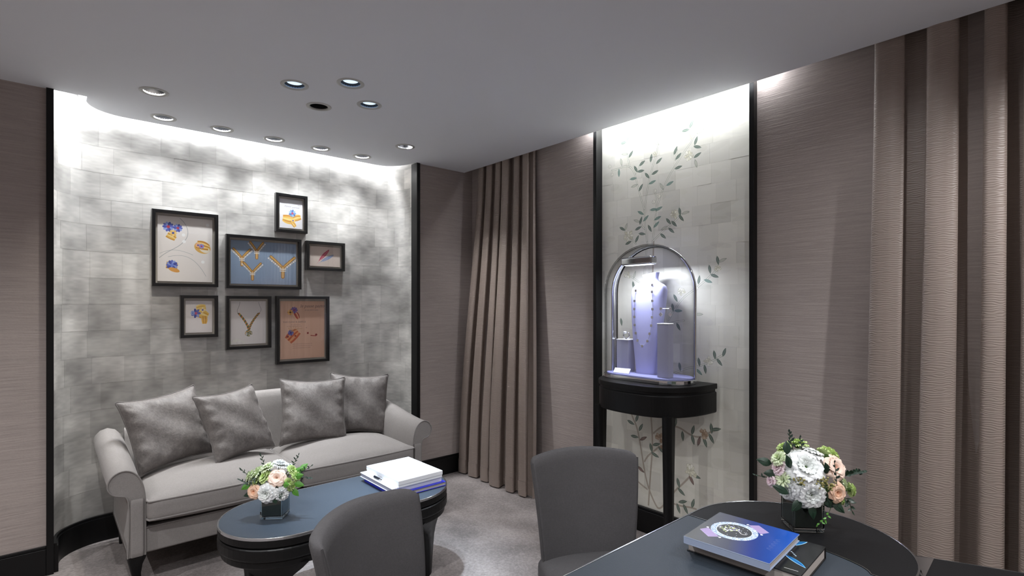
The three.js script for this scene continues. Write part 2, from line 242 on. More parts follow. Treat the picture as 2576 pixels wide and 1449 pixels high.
{ // the tall painted panel, its own uv across the face
  const g = new THREE.BoxGeometry(.13, TOP, PW); const p = g.attributes.position, u = g.attributes.uv;
  for (let i = 0; i < p.count; i++) u.setXY(i, (p.getZ(i) + PW / 2) / PW, (p.getY(i) + TOP / 2) / TOP);
  g.translate(.115 + .065, TOP / 2, 1.473 + PW / 2);
  const wall = struct('wall_painted_panel', g, M.mural, 'tall silver panel painted with blossoming branches', 'wall');
  const R = rng(67), foil = [.90, .95, 1, 1.04, 1.08].map((k, i) => { const m = M.mural.clone(); m.color.setScalar(k); m.roughness = [.54, .5, .47, .44, .42][i]; return m; }), tile = .121, gap = .0006;
  for (let j = 0; j < 21; j++) { const y0 = .165 + j * tile, off = R() * tile * .5; for (let i = -1; i < 10; i++) {
    const z0 = Math.max(1.503, 1.473 + i * tile + off), z1 = Math.min(2.584, 1.473 + (i + 1) * tile + off - gap); if (z1 - z0 < .012) continue;
    const t = .0004 + R() * .0004, b = new THREE.BoxGeometry(t, tile - gap, z1 - z0); b.translate(.115 - t / 2, y0 + tile / 2, (z0 + z1) / 2); const q = b.attributes.position, w = b.attributes.uv;
    for (let k = 0; k < q.count; k++) w.setXY(k, (q.getZ(k) - 1.473) / PW, q.getY(k) / TOP);
    part('leaf_square', b, foil[Math.floor(R() * 5)], wall);
  } }
}
struct('wall_left', box(ROOM.x0 - .1, ROOM.x0, 0, TOP, -.5, ROOM.z1), M.grass, 'taupe fabric wall', 'wall');
struct('wall_front', box(ROOM.x0 - .1, .25, 0, TOP, ROOM.z1, ROOM.z1 + .1), M.grass, 'taupe fabric wall', 'wall');
// dropped ceiling with its lobe reaching into the alcove
const LIGHTS = [
  ...[-2.30, -1.962, -1.62, -1.278, -.938].map(x => [x, -.117, 'row']),
  [-2.41, .343, 'single'], [-.815, .354, 'corner'],
  [-1.847, .959, 'cluster'], [-1.626, 1.181, 'cluster'], [-1.407, .959, 'cluster'], [-1.625, .734, 'off'],
  [-1.55, 3.0, 'desk'], [-1.15, 3.55, 'desk'], [-.55, 4.3, 'room'], [-.80, 3.32, 'curtain'], [-2.9, 2.3, 'room'], [-3.6, 3.6, 'room'], [-2.2, 4.9, 'room'], [-4.4, 1.4, 'room'],
];
{
  const s = shapeOf([[0, ROOM.z1], [0, 0], [-.516, 0], ...arc(-.745, 0, .225, .28, 0, -90, 14), ...arc(-2.47, -.06, .22, .22, 270, 180, 14), [-2.69, 0], [ROOM.x0, 0], [ROOM.x0, ROOM.z1]]);
  for (const [x, z] of LIGHTS) { const h = new THREE.Path(); h.absarc(x, z, .054, 0, Math.PI * 2, true); s.holes.push(h); }
  struct('ceiling', prism(s, CEIL, CEIL + .035, 0, 28), M.ceiling, 'smooth grey dropped ceiling with a rounded lobe over the alcove', 'ceiling');
}
struct('ceiling_void', merge([box(ROOM.x0 - .1, .25, TOP, TOP + .06, -.5, ROOM.z1 + .1), box(-2.72, -.49, CEIL + .035, TOP, -.2, -.18), box(-.03, -.01, CEIL + .035, TOP, 1.0, 3.0)]), M.ceiling, 'plain slab above the dropped ceiling, with added upstands confining the cove light', 'ceiling');  // slab plus two unseen upstands added to concentrate the strip light
// black upright frames and skirtings
let trimNo = 0; const trim = (g, label) => struct('trim_' + (++trimNo), g, M.lacquer, label, 'trim');
trim(box(NX0 - .03, NX0 + .002, 0, CEIL, -.05, .022, .001), 'black upright frame on the wall side of the silver alcove');
trim(box(NX1 - .002, NX1 + .03, 0, CEIL, -.07, .022, .001), 'black upright frame on the curtain side of the silver alcove');
trim(box(.05, .118, 0, TOP - .02, 1.473, 1.502, .002), 'black upright frame on the far side of the painted panel');
trim(box(.05, .118, 0, TOP - .02, 2.585, 2.612, .002), 'black upright frame on the near side of the painted panel');
const skirt = (a, label, nm) => struct('baseboard_' + nm, a, M.lacquer, label, 'baseboard');
skirt(merge([box(ROOM.x0, NX0 - .03, 0, .146, 0, .018, .003), box(ROOM.x0, NX0 - .03, .146, .162, 0, .012, .003)]), 'black skirting below the fabric wall', 'back_left');
skirt(merge([box(NX1 + .03, .09, 0, .146, 0, .018, .003), box(NX1 + .03, .09, .146, .162, 0, .012, .003)]), 'black skirting beside the corner curtain', 'back_right');
skirt(merge([strip(nichePath(.022), 0, .146, .02), strip(nichePath(.015), .146, .162, .013)]), 'black skirting curving round the silver alcove', 'niche');
skirt(merge([box(.072, .09, 0, .146, .02, 1.473, .003), box(.078, .09, .146, .162, .02, 1.473, .003)]), 'black skirting behind the corner curtain', 'right_far');
skirt(merge([box(.085, .115, 0, .146, 1.502, 2.585, .003), box(.093, .115, .146, .162, 1.502, 2.585, .003)]), 'black skirting below the painted panel', 'panel');
skirt(merge([box(.072, .09, 0, .146, 2.612, ROOM.z1, .003), box(.078, .09, .146, .162, 2.612, ROOM.z1, .003)]), 'black skirting behind the long curtain', 'right_near');

// cove lights: strips above the slots, each a glowing bar with an area light just below it
function cove(label, x0, x1, z0, z1, y, power, color) {
  const o = thing('cove_light_strip', label, 'light', [(x0 + x1) / 2, y, (z0 + z1) / 2]);
  const w = x1 - x0, d = z1 - z0;
  part('housing', box(-w / 2 - .004, w / 2 + .004, .012, .03, -d / 2 - .004, d / 2 + .004), M.trim, o);
  part('led_strip', box(-w / 2, w / 2, 0, .012, -d / 2, d / 2), M.ledStrip, o);
  const l = new THREE.RectAreaLight(color, power, w, d); l.position.set(0, -.004, 0); l.rotation.x = -Math.PI / 2; o.add(l);
}
cove('hidden strip light above the framed pictures in the silver alcove', -2.52, -.72, -.325, -.298, 2.80, POWER.coveNiche, WHITE);
cove('hidden strip light in the wide slot by the alcove wall side', -2.80, -2.72, -.22, -.02, 2.80, POWER.coveNiche * .9, WHITE);
cove('hidden strip light in the rounded slot by the alcove curtain side', -.56, -.53, -.27, -.17, 2.80, POWER.coveNiche, WHITE);
cove('hidden strip light above the painted panel', .045, .072, 1.43, 2.70, 2.80, POWER.covePanel, WHITE);

// recessed downlights
const ringGeo = new THREE.LatheGeometry([[.052, .004], [.052, -.001], [.056, -.0045], [.066, -.0045], [.0725, -.002], [.073, .001]].map(([r, y]) => new THREE.Vector2(r, y)), 40);
const cupGeo = new THREE.LatheGeometry([[.0525, 0], [.0515, .02], [.046, .05], [.036, .075], [.031, .08]].map(([r, y]) => new THREE.Vector2(r, y)), 36);
const outGeo = new THREE.CylinderGeometry(.036, .0535, .10, 24, 1, true).translate(0, .05, 0);
const lensGeo = new THREE.CylinderGeometry(.031, .031, .006, 24).translate(0, .083, 0);
const capGeo = new THREE.CylinderGeometry(.036, .036, .01, 24).translate(0, .1, 0);
const LCFG = {
  row: ['small recessed downlight in the row of five above the pictures', 'downlights in a row over the alcove', POWER.row, WHITE, [0, -1.9, -.16], 42],
  single: ['lone recessed downlight with bright reflector at the alcove mouth', 'lone downlights at either end of the alcove', POWER.single, WARM, [-.06, -1.85, -.60], 33],
  cluster: ['lit recessed downlight of the diamond cluster over the coffee table', 'lit downlights of the ceiling cluster', POWER.cluster, COOL, [.10, -2.2, .26], 17],
  corner: ['lone recessed downlight at the alcove mouth on the corner curtain side', 'lone downlights at either end of the alcove', POWER.corner, NEUTRAL, [.80, -.80, .26], 36],
  off: ['dark unlit recessed downlight of the diamond cluster in the ceiling', null, 0],
  desk: ['recessed downlight over the black desk', 'downlights over the desk', POWER.desk, COOL, [-.05, -2, .1], 24],
  room: ['recessed downlight over the carpet behind the desk', 'downlights in the rest of the room', POWER.room, NEUTRAL, [0, -2.7, 0], 74],  // out of view, added so the carpet bounces light into the room
  curtain: ['recessed downlight close to the long curtain', null, POWER.room * .13, NEUTRAL, [.25, -2.0, -.05], 74],
};
const seen = {}, OWN = {
  row: ['first', 'second', 'third', 'fourth', 'fifth'].map(q => q + ' of five row downlights above the pictures, counted from the fabric wall end'),
  single: ['lone recessed downlight at the alcove mouth on the fabric wall side'],
  cluster: ['lit downlight of the ceiling cluster, on the corner toward the fabric wall', 'lit downlight of the ceiling cluster, on the corner opposite the dark one', 'lit downlight of the ceiling cluster, on the corner toward the painted panel'],
};
for (const [x, z, k] of LIGHTS) {
  const [label, group, power, color, aim, deg] = LCFG[k];
  const n = seen[k] = (seen[k] || 0) + 1, own = OWN[k] ? OWN[k][n - 1] : label;
  const o = thing('recessed_downlight', own, 'downlight', [x, CEIL, z], 0, group || undefined);
  part('trim_ring', ringGeo, M.trim, o); part('reflector', cupGeo, k === 'off' ? M.reflectorDark : k === 'cluster' ? M.reflectorBlueLit : M.reflector, o);
  part('lamp_housing', merge([outGeo.clone(), capGeo.clone()]), M.reflectorDark, o);
  const ln_ = part('lamp_lens', lensGeo, k === 'off' ? M.lensOff : k === 'cluster' ? M.lensBlue : M.lens, o); if (k === 'cluster') { ln_.scale.set(1.35, 1, 1.35); ln_.position.y = -.064; }
  if (power) { const l = new THREE.SpotLight(color, power, 0, deg * Math.PI / 180, deg > 60 ? 1 : .85, 2); l.position.set(0, k === 'cluster' ? .010 : k === 'room' || k === 'curtain' ? .003 : .06, 0); l.target.position.set(aim[0], aim[1], aim[2]); l.castShadow = true; l.shadow.radius = 1; o.add(l); o.add(l.target); }
}

// ---------------------------------------------------------------- curtains
function curtain(label, folds, zTop, zBot, xTop, xBot, aTop, aBot, yTop, seed) {
  const o = thing('curtain', label, 'curtain', [0, 0, (zBot[0] + zBot[1]) / 2]), zc = (zBot[0] + zBot[1]) / 2, R = rng(seed);
  const amp = [], wid = []; let acc = 0; for (let i = 0; i < folds; i++) { amp.push(.75 + R() * .45); const w = .75 + R() * .5; wid.push([acc, w]); acc += w; }
  const nU = folds * 20, nV = 26;
  const prof = (u) => { const s = u * acc; let i = folds - 1; for (let k = 0; k < folds; k++) if (s < wid[k][0] + wid[k][1]) { i = k; break; } const t = (s - wid[i][0]) / wid[i][1]; const w = Math.sin(t * Math.PI * 2); return [amp[i] * Math.sign(w) * Math.pow(Math.abs(w), .72) + .08 * Math.sin(t * Math.PI * 4), -.30 * Math.sin(t * Math.PI * 4) * .5 * wid[i][1] / acc]; };
  const at = (u, y, off = 0) => { const k = 1 - y / yTop, e = k * k * (3 - 2 * k), [w, dz] = prof(u); const z0 = zTop[0] + (zBot[0] - zTop[0]) * e, z1 = zTop[1] + (zBot[1] - zTop[1]) * e; const a = aTop + (aBot - aTop) * e; return [xTop + (xBot - xTop) * e - a * w - off + .006 * Math.sin(u * 31 + y * 2.1) * e, y, z0 + (z1 - z0) * (u + dz * (1 + .2 * e)) - zc]; };
  const sheet = (y0, y1, nv, off) => { const pos = [], uv = [], idx = []; for (let j = 0; j <= nv; j++) for (let i = 0; i <= nU; i++) { const y = y0 + (y1 - y0) * j / nv, p = at(i / nU, y, off); pos.push(...p); uv.push(i / nU * (zBot[1] - zBot[0]) * 1.7, y); } for (let j = 0; j < nv; j++) for (let i = 0; i < nU; i++) { const a = j * (nU + 1) + i, b = a + 1, c = a + nU + 1, d = c + 1; idx.push(a, b, c, b, d, c); } const g = new THREE.BufferGeometry(); g.setAttribute('position', new THREE.Float32BufferAttribute(pos, 3)); g.setAttribute('uv', new THREE.Float32BufferAttribute(uv, 2)); g.setIndex(idx); g.computeVertexNormals(); return g; };
  part('drape', sheet(.012, yTop, nV, 0), M.curtain, o);
  part('hem', sheet(.010, .125, 2, .003), M.curtain, o);
  return o;
}
curtain('satin taupe curtain hanging in the room corner beside the painted panel', 6, [.20, .86], [.05, .965], .048, -.055, .034, .045, 2.96, 81);
curtain('long satin taupe curtain hanging behind the black desk', 14, [3.195, 5.5], [3.172, 5.55], .045, .005, .044, .075, 2.96, 86);

// ---------------------------------------------------------------- framed pictures in the alcove
function blossom(c, x, y, r, petal, heart, n = 8) { for (let i = 0; i < n; i++) { const a = i / n * 6.283; c.fillStyle = petal[i % petal.length]; c.beginPath(); c.ellipse(x + Math.cos(a) * r * .6, y + Math.sin(a) * r * .6, r * .42, r * .25, a, 0, 7); c.fill(); } c.fillStyle = heart; c.beginPath(); c.arc(x, y, r * .3, 0, 7); c.fill(); }
function wing(c, x, y, r, a, col) { c.save(); c.translate(x, y); c.rotate(a); for (let i = 0; i < 5; i++) { c.strokeStyle = col[i % col.length]; c.lineWidth = r * .16; c.beginPath(); c.moveTo(0, (i - 2) * r * .14); c.quadraticCurveTo(r * .6, (i - 2) * r * .22 - r * .1, r * 1.1, (i - 2) * r * .1); c.stroke(); } c.restore(); }
function zip(c, x, y, r, sp, lift, pearl = true) { // a necklace closing like a Y: two arms and a stem
  c.lineCap = 'round';
  for (const s of [-1, 1]) { const ex = x + s * r * sp, ey = y - r * lift; c.strokeStyle = '#a8742c'; c.lineWidth = r * .17; c.beginPath(); c.moveTo(x + s * r * .06, y); c.quadraticCurveTo(x + s * r * sp * .45, y - r * lift * .45, ex, ey); c.stroke(); c.strokeStyle = '#e0b264'; c.lineWidth = r * .09; c.stroke(); if (pearl) for (let i = 0; i < 8; i++) { const t = i / 7; c.fillStyle = i % 2 ? '#fbf6ee' : '#e9dccb'; c.beginPath(); c.arc(x + s * r * (.16 + (sp - .02) * t), y + r * .06 - r * lift * t * .93, r * .055, 0, 7); c.fill(); } }
  c.strokeStyle = '#b07a34'; c.lineWidth = r * .22; c.beginPath(); c.moveTo(x, y + r * .02); c.lineTo(x, y + r * .62); c.stroke(); c.strokeStyle = '#e4b976'; c.lineWidth = r * .12; c.stroke(); c.fillStyle = '#f3ece0'; c.fillRect(x - r * .2, y + r * .1, r * .4, r * .07); c.fillRect(x - r * .2, y + r * .22, r * .4, r * .06);
}
const GOLD = ['#e3b95c', '#c98f36', '#f0d48c'], BLUE = ['#5a66b8', '#8ea2da', '#3e4c9c'];
const art = {
  a: cv(330, 440, (c, w, h) => { c.fillStyle = '#e6e0da'; c.fillRect(0, 0, w, h); c.strokeStyle = 'rgba(120,130,132,.5)'; c.lineWidth = 4; c.beginPath(); c.moveTo(130, 8); c.bezierCurveTo(190, 60, 190, 130, 150, 170); c.bezierCurveTo(110, 220, 60, 230, 10, 285); c.stroke(); c.lineWidth = 2.5; c.beginPath(); c.moveTo(60, 275); c.bezierCurveTo(150, 245, 220, 260, 290, 400); c.stroke(); c.beginPath(); c.moveTo(12, 255); c.bezierCurveTo(70, 220, 120, 215, 210, 255); c.stroke(); c.fillStyle = 'rgba(245,245,243,.9)'; for (const [x, y] of [[152, 120], [155, 165], [300, 40], [270, 300]]) { c.beginPath(); c.arc(x, y, 11, 0, 7); c.fill(); } wing(c, 55, 125, 50, .5, GOLD); blossom(c, 62, 72, 34, BLUE, '#b23a4c', 10); blossom(c, 118, 76, 28, BLUE, '#b23a4c', 10); blossom(c, 90, 112, 24, ['#f0cf8a', '#e6bb62'], '#4450a8'); c.fillStyle = '#dcae5c'; c.beginPath(); c.ellipse(268, 200, 52, 40, .35, 0, 7); c.fill(); c.fillStyle = '#e8dfca'; c.beginPath(); c.ellipse(282, 212, 34, 22, .35, 0, 7); c.fill(); wing(c, 232, 178, 70, .25, ['#c58a32', '#f0cf86']); blossom(c, 240, 184, 18, ['#e9b58e'], '#4a4ea4'); blossom(c, 262, 190, 18, ['#8f8fd0'], '#c23c48'); wing(c, 50, 330, 60, .1, GOLD); blossom(c, 84, 330, 34, BLUE, '#6f86d2', 12); c.fillStyle = '#d79a4a'; c.beginPath(); c.ellipse(96, 362, 34, 14, .3, 0, 7); c.fill(); }),
  b: cv(220, 270, (c, w, h) => { c.fillStyle = '#dcdadd'; c.fillRect(0, 0, w, h); c.fillStyle = '#55545c'; c.font = 'italic 24px serif'; c.fillText('Passe', 46, 74); c.font = 'italic 20px serif'; c.fillText('partout', 118, 78); c.font = 'italic 13px serif'; c.fillText('Paris', 172, 52); c.fillRect(12, 40, 60, 1); wing(c, 140, 190, 100, 3.25, GOLD); wing(c, 130, 180, 70, -.3, GOLD); blossom(c, 122, 128, 36, ['#6f9ad0', '#4a6cae', '#94b8dc'], '#b24a66', 9); blossom(c, 128, 196, 22, ['#eccb78'], '#4a48b4'); wing(c, 120, 215, 44, .9, GOLD); }),
  c: cv(500, 340, (c, w, h) => { c.fillStyle = '#93a6bd'; c.fillRect(0, 0, w, h); for (let i = 0; i < 60; i++) { c.fillStyle = `rgba(${i % 2 ? '190,190,205' : '120,140,160'},.06)`; const R = i * 97; c.fillRect(R % w, (R * 7) % h, 90, 60); } zip(c, 80, 130, 100, .6, .62); zip(c, 190, 70, 100, .48, .62); zip(c, 158, 240, 100, .62, .66); zip(c, 392, 195, 130, .72, .62); c.strokeStyle = 'rgba(90,110,132,.6)'; c.lineWidth = 2; c.beginPath(); c.moveTo(300, 110); c.quadraticCurveTo(325, 80, 322, 50); c.moveTo(484, 110); c.quadraticCurveTo(458, 80, 462, 50); c.stroke(); }),
  d: cv(290, 190, (c, w, h) => { c.fillStyle = '#e2d3c8'; c.fillRect(0, 0, w, h); const fe = (x, y, L, a, c1, c2) => { c.save(); c.translate(x, y); c.rotate(a); c.fillStyle = c1; c.beginPath(); c.moveTo(0, 0); c.quadraticCurveTo(L * .5, -L * .22, L, -L * .03); c.quadraticCurveTo(L * .6, L * .17, 0, 0); c.fill(); c.strokeStyle = c2; c.lineWidth = 2.4; c.beginPath(); c.moveTo(-L * .2, L * .02); c.lineTo(L * .95, -L * .02); for (let i = 1; i < 9; i++) { c.moveTo(L * i * .1, 0); c.lineTo(L * (i * .1 + .12), -L * .11); c.moveTo(L * i * .1, 0); c.lineTo(L * (i * .1 + .12), L * .07); } c.stroke(); c.restore(); }; fe(100, 148, 150, -.5, '#8d9dc2', '#b9c2d8'); fe(82, 140, 155, -.82, '#b0304e', '#e7a2a8'); }),
  e: cv(220, 270, (c, w, h) => { c.fillStyle = '#e0dad8'; c.fillRect(0, 0, w, h); wing(c, 90, 100, 90, .35, ['#e8c058', '#d9a63e', '#f2dc94']); wing(c, 150, 130, 60, 1.5, ['#e2b24c', '#c9913a']); wing(c, 90, 70, 70, -.2, ['#efd078', '#e0b450']); blossom(c, 84, 106, 40, BLUE, '#c25a78', 7); blossom(c, 140, 78, 24, ['#f1e1b0', '#eacb80'], '#4652b4'); blossom(c, 58, 104, 18, ['#8fa8dc'], '#5a70c0'); }),
  f: cv(280, 380, (c, w, h) => { c.fillStyle = '#dcd6d3'; c.fillRect(0, 0, w, h); c.strokeStyle = '#8a8688'; c.lineWidth = 3; c.beginPath(); c.moveTo(70, 6); c.bezierCurveTo(72, 60, 30, 80, 62, 112); c.moveTo(222, 6); c.bezierCurveTo(224, 60, 262, 70, 222, 108); c.stroke(); const R = rng(5); for (const s of [-1, 1]) for (let i = 0; i < 26; i++) for (let k = -1; k < 2; k++) { const t = i / 25, x = 142 + s * (80 * Math.pow(1 - t, 1.5)) + k * 6, y = 108 + t * 150; c.fillStyle = ['#3f5a3c', '#b2583a', '#d9a04c', '#6d7a3a'][(i + k + 4) % 4]; c.beginPath(); c.arc(x, y, 4.2, 0, 7); c.fill(); } for (let i = 0; i < 90; i++) { c.fillStyle = ['#4b6048', '#c79a4e', '#8a8f62', '#3d4a3a'][i % 4]; const a = R() * 6.28, d = Math.sqrt(R()) * 30; c.beginPath(); c.arc(142 + Math.cos(a) * d, 284 + Math.sin(a) * d * .9, 3.2, 0, 7); c.fill(); } }),
  g: cv(350, 470, (c, w, h) => { c.fillStyle = '#dcb49c'; c.fillRect(0, 0, w, h); c.fillStyle = '#6f5e5c'; c.font = 'italic 30px serif'; c.fillText('le passe partout', 152, 52); c.font = '11px serif'; c.fillText('de van cleef & arpels', 190, 78); c.font = '17px serif'; c.fillText('VAN CLEEF & ARPELS', 20, 176); c.font = '10px serif'; for (const [x, y, n] of [[80, 192, 70], [50, 204, 110], [96, 350, 150], [96, 366, 150], [96, 382, 140]]) { c.fillStyle = 'rgba(120,90,84,.55)'; for (let k = 0; k < n; k += 13) c.fillRect(x + k, y, 9, 3); } wing(c, 110, 96, 50, 1.1, ['#b5473c', '#e9c29a', '#c05a44']); blossom(c, 106, 74, 28, ['#6a5a9c', '#8c6aa0'], '#8a3a6a', 9); blossom(c, 76, 92, 24, ['#d69a4e', '#e8bb74'], '#5a3a24'); wing(c, 60, 320, 96, -.75, ['#c2603c', '#e0a070']); blossom(c, 80, 258, 24, ['#5c5a9c', '#7a78b4'], '#463c80', 9); c.strokeStyle = '#b08a58'; c.lineWidth = 2; for (let i = 0; i < 6; i++) { c.beginPath(); c.moveTo(84, 250); c.quadraticCurveTo(70 + i * 16, 220, 58 + i * 22, 200 + Math.abs(i - 2) * 9); c.stroke(); } c.fillStyle = '#8a3330'; for (const [x, y, r] of [[56, 288, 9], [116, 284, 7], [214, 264, 8], [282, 280, 9]]) { c.beginPath(); c.arc(x, y, r, 0, 7); c.fill(); } c.strokeStyle = '#a8433c'; c.lineWidth = 6; c.beginPath(); c.moveTo(236, 284); c.lineTo(282, 290); c.stroke(); c.strokeStyle = '#9a7a70'; c.lineWidth = 1.5; c.strokeRect(200, 216, 6, 6); }),
};
const FRAMES = [
  ['a', -2.338, -1.942, 1.624, 2.139, 'large black frame with gold and blue brooches sketched on pale grey'],
  ['b', -1.549, -1.308, 2.060, 2.356, 'small upright black frame with a flower brooch under handwriting, topmost picture'],
  ['c', -1.891, -1.356, 1.618, 2.010, 'wide black frame with four gold necklaces on a blue ground'],
  ['d', -1.316, -.999, 1.775, 2.007, 'small wide black frame with a red and a blue feather'],
  ['e', -2.175, -1.943, 1.269, 1.564, 'small black frame with a blue flower and yellow leaf brooch on white'],
  ['f', -1.891, -1.581, 1.173, 1.563, 'black frame with a drooping beaded necklace on white'],
  ['g', -1.544, -1.131, 1.041, 1.565, 'tall black frame with salmon paper, brooches and lettering'],
];
for (const [k, x0, x1, y0, y1, label] of FRAMES) {
  const w = x1 - x0, h = y1 - y0, o = thing('picture_frame', label, 'picture', [(x0 + x1) / 2, (y0 + y1) / 2, NZ]);
  const rail = .021, D = .042, s = shapeOf([[-w / 2, -h / 2], [w / 2, -h / 2], [w / 2, h / 2], [-w / 2, h / 2]]);
  s.holes.push(pathOf([[-w / 2 + rail, -h / 2 + rail], [-w / 2 + rail, h / 2 - rail], [w / 2 - rail, h / 2 - rail], [w / 2 - rail, -h / 2 + rail]]));
  const g = new THREE.ExtrudeGeometry(s, { depth: D - .004, bevelEnabled: true, bevelThickness: .002, bevelSize: .002, bevelOffset: -.002, bevelSegments: 2 }); g.translate(0, 0, .002);
  part('frame', uvBox(g), M.blackFrame, o);
  part('backing_mat', box(-w / 2 + .01, w / 2 - .01, -h / 2 + .01, h / 2 - .01, .004, .012), M.mat, o);
  const pw = w - 2 * rail - .026, ph = h - 2 * rail - .03;
  const pg = new THREE.BoxGeometry(pw, ph, .004); pg.translate(0, -.002, .0165);
  part('drawing', pg, S({ map: art[k], roughness: .85 }), o);
  part('glass_pane', box(-w / 2 + rail - .002, w / 2 - rail + .002, -h / 2 + rail - .002, h / 2 - rail + .002, .0335, .0342), M.glass, o);
}

// ---------------------------------------------------------------- sofa
const sofa = thing('sofa', 'two-seat pale taupe sofa with rolled arms in the silver alcove', 'sofa', [-1.67, 0, .15]);
{
  const Z = z => z - .15, dark = M.lacquer;
  const prof = [[0, .184], [0, .3], [0, .42], [.003, .50], [.012, .555], [.03, .600], [.058, .630], [.092, .641], [.125, .632], [.150, .608], [.160, .576], [.153, .546], [.134, .524], [.108, .514], [.088, .510], [.076, .49], [.070, .44], [.070, .34], [.073, .25], [.076, .184]];
  const armPt = (sx, p, z) => { const t = (.55 - z) / .8, rise = .085 * t * t * (3 - 2 * t), f = Math.max(0, (p[1] - .3) / .34); return [sx * (.805 + p[0] * (1 + .12 * t * f)), p[1] + rise * f, Z(z)]; };
  for (const sx of [-1, 1]) {
    const rings = []; for (let j = 0; j <= 12; j++) { const z = .55 - j / 12 * .80; const r = prof.map(p => armPt(sx, p, z)); rings.push(sx > 0 ? r.reverse() : r); }
    const arm = part('arm', loft(rings), M.linen, sofa);
    part('piping', tube(prof.map(p => { const q = armPt(sx, p, .55); return [q[0], q[1], q[2] + .001]; }), .0045, 70, 6), M.linen, arm);
    part('arm_front_panel', puff(.058, .30, .02, .006, 0, 8, 12, 2).translate(sx * .8415, .335, Z(.556)), M.linen, arm);
  }
  // back with a gently humped top
  const rings = [], yTop = x => { const a = Math.min(1, Math.max(0, (Math.abs(x) - .30) / .52)); return .878 - .150 * a * a * (3 - 2 * a); };
  for (let j = 0; j <= 24; j++) { const x = -.83 + j / 24 * 1.66, t = yTop(x); rings.push([[-.04, .22], [-.045, .40], [-.075, .55], [-.115, t - .12], [-.135, t - .05], [-.150, t - .018], [-.178, t], [-.212, t - .006], [-.238, t - .03], [-.248, t - .08], [-.250, .55], [-.245, .35], [-.235, .19]].map(([z, y]) => [x, y, Z(z)])); }
  part('backrest', loft(rings), M.linen, sofa);
  part('seat_deck', box(-.806, .806, .19, .352, Z(-.22), Z(.40), .01), M.linen, sofa);
  part('front_rail', box(-.81, .81, .184, .322, Z(.44), Z(.535), .012), M.linen, sofa);
  part('rail_piping', poly([[-.80, .320, Z(.537)], [.80, .320, Z(.537)]], .004), M.linen, sofa);
  for (const sx of [-1, 1]) {
    const w = .80, h = .125, d = .66, cx = sx * .4015, cy = .418, cz = Z(.262);
    const bulge = (Q, u, v, t) => { if (t > .6) Q.z += .012 * (1 - u * u); };
    const c = part('seat_cushion', puff(w, h, d, .032, .066, 26, 8, 22, bulge).translate(cx, cy, cz), M.linen, sofa);
    for (const sy of [1, -1]) {
      const loop = [], hw = w / 2 - .004, hd = d / 2 - .006;
      for (let i = 0; i <= 20; i++) { const u = -1 + i / 10; loop.push(V(cx + u * hw * .985, cy + sy * (h / 2 - .014), cz + hd + .014 * (1 - u * u))); }
      for (let i = 1; i < 6; i++) loop.push(V(cx + hw, cy + sy * (h / 2 - .014), cz + hd * (1 - i / 3)));
      for (let i = 0; i <= 6; i++) loop.push(V(cx + hw * .985 * (1 - i / 3), cy + sy * (h / 2 - .014), cz - hd));
      for (let i = 1; i < 6; i++) loop.push(V(cx - hw, cy + sy * (h / 2 - .014), cz - hd * (1 - i / 3)));
      part('piping', tube(loop, .006, 120, 6, true), M.linen, c);
    }
  }
  for (const [sx, z, fr] of [[-1, .50, 1], [1, .50, 1], [-1, -.19, 0], [1, -.19, 0]]) {
    const rs = []; for (const [y, a, ox, oz] of (fr ? [[.19, .045, 0, 0], [.165, .043, .004, .004], [.13, .031, .008, .008], [.08, .022, .006, .006], [.03, .019, 0, 0], [.01, .023, 0, 0], [0, .021, 0, 0]] : [[.2, .028, 0, 0], [.1, .022, 0, -.01], [0, .018, 0, -.02]])) rs.push(ringPts(14, t => { const c = Math.cos(t * 6.2832), s = Math.sin(t * 6.2832); return [sx * (.835 + ox) + a * Math.sign(c) * Math.pow(Math.abs(c), .7), y, Z(z + oz) + a * Math.sign(s) * Math.pow(Math.abs(s), .7)]; }));
    part('leg', loft(rs), dark, sofa);
  }
}
